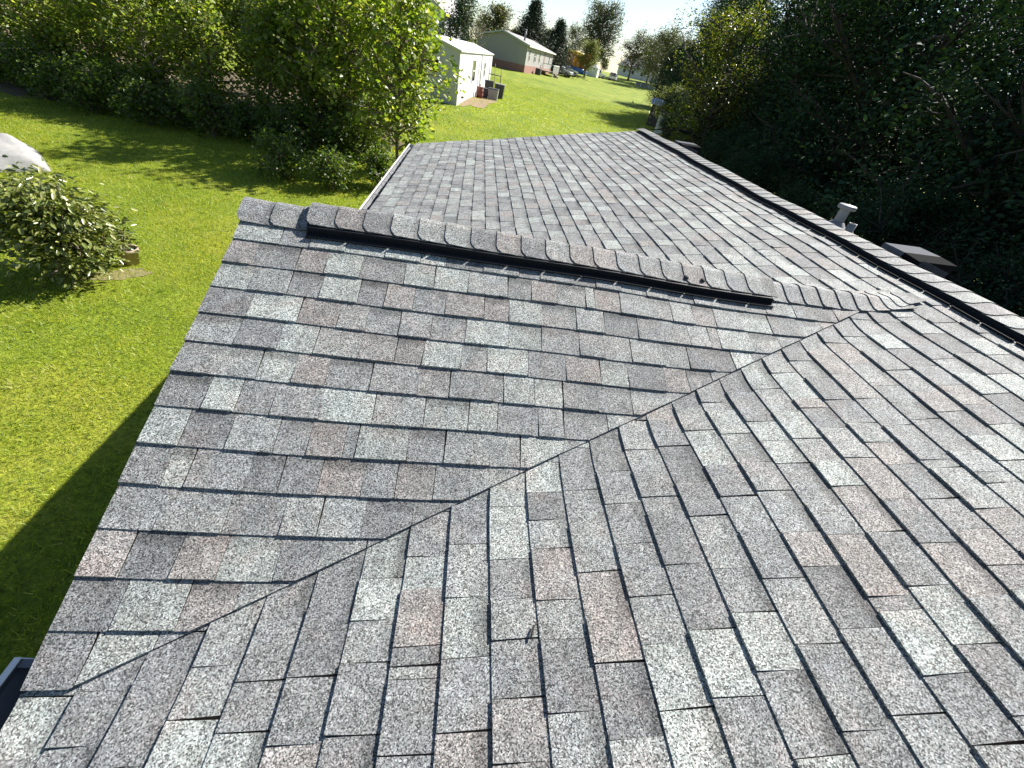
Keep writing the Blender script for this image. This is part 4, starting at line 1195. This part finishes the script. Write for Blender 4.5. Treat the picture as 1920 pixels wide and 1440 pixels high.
def far_house(x, y, rz, w, l, h, wallm, roofm, label):
    e_ = empty('far_house', (x, y, g1(x, y) - .1), rz); tag(e_, label, 'house')
    mb = MB(); mb.box(-w / 2, w / 2, -l / 2, l / 2, 0, h); mb.poly([(-w / 2, -l / 2, h), (w / 2, -l / 2, h), (0, -l / 2, h + w * .3), (-w / 2, l / 2, h), (w / 2, l / 2, h), (0, l / 2, h + w * .3)], [(0, 1, 2), (4, 3, 5)]); mb.build('wall', wallm, e_)
    mb = MB(); a = w / 2 + .4; b = l / 2 + .4
    mb.poly([(-a, -b, h - .15), (0, -b, h + w * .3 + .08), (a, -b, h - .15), (-a, b, h - .15), (0, b, h + w * .3 + .08), (a, b, h - .15), (-a, -b, h + .05), (0, -b, h + w * .3 + .28), (a, -b, h + .05), (-a, b, h + .05), (0, b, h + w * .3 + .28), (a, b, h + .05)],
            [(6, 7, 10, 9), (7, 8, 11, 10), (0, 1, 7, 6), (1, 2, 8, 7), (2, 5, 11, 8), (3, 0, 6, 9), (4, 3, 9, 10), (5, 4, 10, 11), (0, 3, 4, 1), (1, 4, 5, 2)]); mb.build('roof', roofm, e_)
    for i in range(3):
        yy = -l / 2 + l * (i + .6) / 3.4
        for sx in (-1, 1):
            mb = MB(); mb.box(sx * w / 2 - .04, sx * w / 2 + .04, yy - .55, yy + .55, 1.0, 2.1); wd = mb.build('window', M['trim'], e_); mb = MB(); mb.box(sx * w / 2 - .055, sx * w / 2 + .055, yy - .47, yy + .47, 1.08, 2.02); mb.build('pane', M['glass'], wd)
    mb = MB(); mb.box(-.6, .6, -l / 2 - .05, -l / 2 + .02, 0, 2.1); mb.build('door', M['deckwood'], e_)
far_house(-7.2, 88, R(-20), 8, 10, 2.7, M['trailer'], M['roofing'], 'white house half hidden behind the saplings on the rise')
far_house(55, 172, R(30), 9, 14, 2.8, M['trailer'], M['roofing'], 'far pale house with dark roof behind the open-crowned trees')
far_house(70, 165, R(60), 9, 14, 2.8, M['beige'], M['roofing'], 'far low brown house beyond the round pool')

# coop and things by the far right of the lawn
cx_, cy_ = 20.9, 49.5
e_ = empty('coop', (cx_, cy_, g1(cx_, cy_) - .1), R(-20)); tag(e_, 'small dark boarded coop with grey metal roof', 'coop')
for i in range(9):
    mb = MB(); xx = -1.3 + i * .29; mb.box(xx, xx + .27, -1.25 - .01 * (i % 2), -1.2, 0, 2.0); mb.build('board', M['coopwood'], e_)
    mb = MB(); mb.box(-1.35 - .01 * (i % 2), -1.31, -1.2 + i * .27, -.95 + i * .27, 0, 2.0); mb.build('board', M['coopwood'], e_)
mb = MB(); mb.box(-1.3, 1.3, -1.2, 1.2, 0, 1.95); mb.build('wall', M['coopwood'], e_)
mb = MB()
for i in range(12):
    x0 = -1.6 + i * .27; mb.poly([(x0, -1.5, 2.0), (x0 + .135, -1.5, 2.05), (x0 + .27, -1.5, 2.0), (x0, 1.5, 2.5), (x0 + .135, 1.5, 2.55), (x0 + .27, 1.5, 2.5)], [(0, 1, 4, 3), (1, 2, 5, 4)])
r_ = mb.build('roof', M['coopmetal'], e_); s_ = r_.modifiers.new('t', 'SOLIDIFY'); s_.thickness = .02
x, y = 19.1, 44.0; e_ = empty('leaning_panel', (x, y, g1(x, y) - .03), R(-25)); e_.rotation_euler = (R(-9), 0, R(-25)); tag(e_, 'pale panel leaning upright in front of the coop', 'panel')
mb = MB(); mb.box(-.55, .55, -.04, .04, 0, 1.9); mb.build('sheet', M['panelwhite'], e_, bevel=.01)
mb = MB(); mb.box(-.58, .58, -.06, .06, 1.9, 1.98); mb.build('edge_rail', M['trim'], e_)
mb = MB(); mb.box(.18, .26, -.05, -.0405, .45, .62); mb.build('latch', M['bin_dark'], e_)
x, y = 21.6, 42.2; e_ = empty('metal_shed', (x, y, g1(x, y) - .1), R(-22)); tag(e_, 'grey sheet-metal shed half hidden under the trees', 'shed')
mb = MB(); mb.box(-1.9, 1.9, -1.4, 1.4, 0, 2.1); mb.build('wall', M['coopmetal'], e_)
mb = MB(); mb.poly([(-2.1, -1.7, 2.1), (2.1, -1.7, 2.1), (2.1, 1.7, 2.5), (-2.1, 1.7, 2.5), (-2.1, -1.7, 2.2), (2.1, -1.7, 2.2), (2.1, 1.7, 2.6), (-2.1, 1.7, 2.6)], [(4, 5, 6, 7), (0, 1, 5, 4), (1, 2, 6, 5), (2, 3, 7, 6), (3, 0, 4, 7), (3, 2, 1, 0)]); mb.build('roof', M['coopwood'], e_)
mb = MB(); mb.box(-.5, .5, -1.43, -1.40, 0, 1.9); d_ = mb.build('door', M['coopwood'], e_); mb = MB(); mb.box(.36, .42, -1.48, -1.431, .9, 1.0); mb.build('handle', M['galv'], d_)

# ------------------------------------------------------------------ far trees
def spruce(seed, H, rad):
    return tree_parts('spruce', seed, H, .03, rad, cone, 130, 16000, .36, M['needle'], M['bark'], GN, .2, rise=-.12, sub=4, up=.2, aspect=.35, spread=.8, hexa=False, droop=.35, wob=.01)
s1 = spruce(600, 9.3, 6.2)
place_tree('spruce_tree', s1, 9.4, 97, .3, 1.0, 'tall dark spruce behind the beige house roof', 'spruces behind the beige house')
place_tree('spruce_tree', s1, 14.6, 99, 1.9, .86, 'shorter dark spruce behind the beige house porch', 'spruces behind the beige house', sz=.84)
cf = tree_parts('conifer', 610, 6.6, .12, 2.4, lambda f: 1 - .6 * f, 46, 5200, .30, M['leaf_far'], M['bark'], GD + [(.06, .08, .03)], .18, rise=.15, sub=4, up=.2, aspect=.4, hexa=False)
place_tree('dark_evergreen', cf, -2.9, 69, .2, 1.0, 'dark loose evergreen behind the mobile home roof')
bt = tree_parts('bare', 620, 4.6, .2, 2.0, oval, 26, 350, .16, M['leaf_far'], M['bark_pale'], GO, .12, rise=.8, sub=6, hexa=False)
place_tree('bare_tree', bt, -.2, 71, 1.0, .95, 'nearly bare grey tree between evergreen and beige house')
rt = tree_parts('round', 630, 6.4, .1, 2.6, oval, 46, 8000, .28, M['leaf_far'], M['bark'], [(.09, .10, .025), (.075, .095, .022), (.11, .105, .03)], .16, rise=.5, sub=5, hexa=False)
place_tree('rounded_tree', rt, 2.3, 93, .5, 1.0, 'rounded olive-green tree behind the beige house gable')
yt = tree_parts('yellow', 640, 5.7, .2, 2.5, oval, 40, 5600, .24, M['leaf_far'], M['bark'], GY, .16, rise=.6, sub=5, hexa=False)
place_tree('yellow_tree', yt, 22.5, 105, .7, 1.0, 'small yellow-green tree in front of the bouncy castle')
tt = tree_parts('tall', 650, 13.8, .16, 5.2, lambda f: .75 + .25 * math.sin(math.pi * f), 70, 13000, .38, M['leaf_far'], M['bark'], [(.05, .07, .03), (.06, .08, .035), (.04, .055, .025)], .3, rise=.6, sub=5, hexa=False)
place_tree('tall_tree', tt, 32.4, 143.6, 1.2, 1.0, 'tall dark open-crowned tree standing above the far lawn')
ot = tree_parts('open', 660, 9.6, .18, 4.6, oval, 40, 5200, .32, M['leaf_far'], M['bark'], GO, .28, rise=.7, sub=6, hexa=False)
for i, (x, y, s, lab) in enumerate(((42.3, 141.0, 1.0, 'open-crowned grey-green tree behind the white off-road car'), (46.0, 135.5, .95, 'open-crowned tree with twin trunks above the round pool'), (41.0, 112, 1.02, 'olive tree beside the dark trees at the end of the far lawn'), (52, 150, 1.05, 'open-crowned tree between the two far houses'), (28.6, 134, .5, 'low rust-tinged tree behind the white tent'))):
    place_tree('open_tree', ot, x, y, i * 1.4, s, lab)
for i in range(26):
    a = R(-34 + i * 3.4); d_ = 205 + 30 * math.sin(i * 2.3)
    x, y = math.sin(a) * d_, math.cos(a) * d_
    place_tree('distant_tree', (rt, ot, rt)[i % 3], x, y, i * 1.1, 1.0 + .35 * math.sin(i * 1.7), 'distant tree on the skyline beyond the far houses', 'skyline trees')
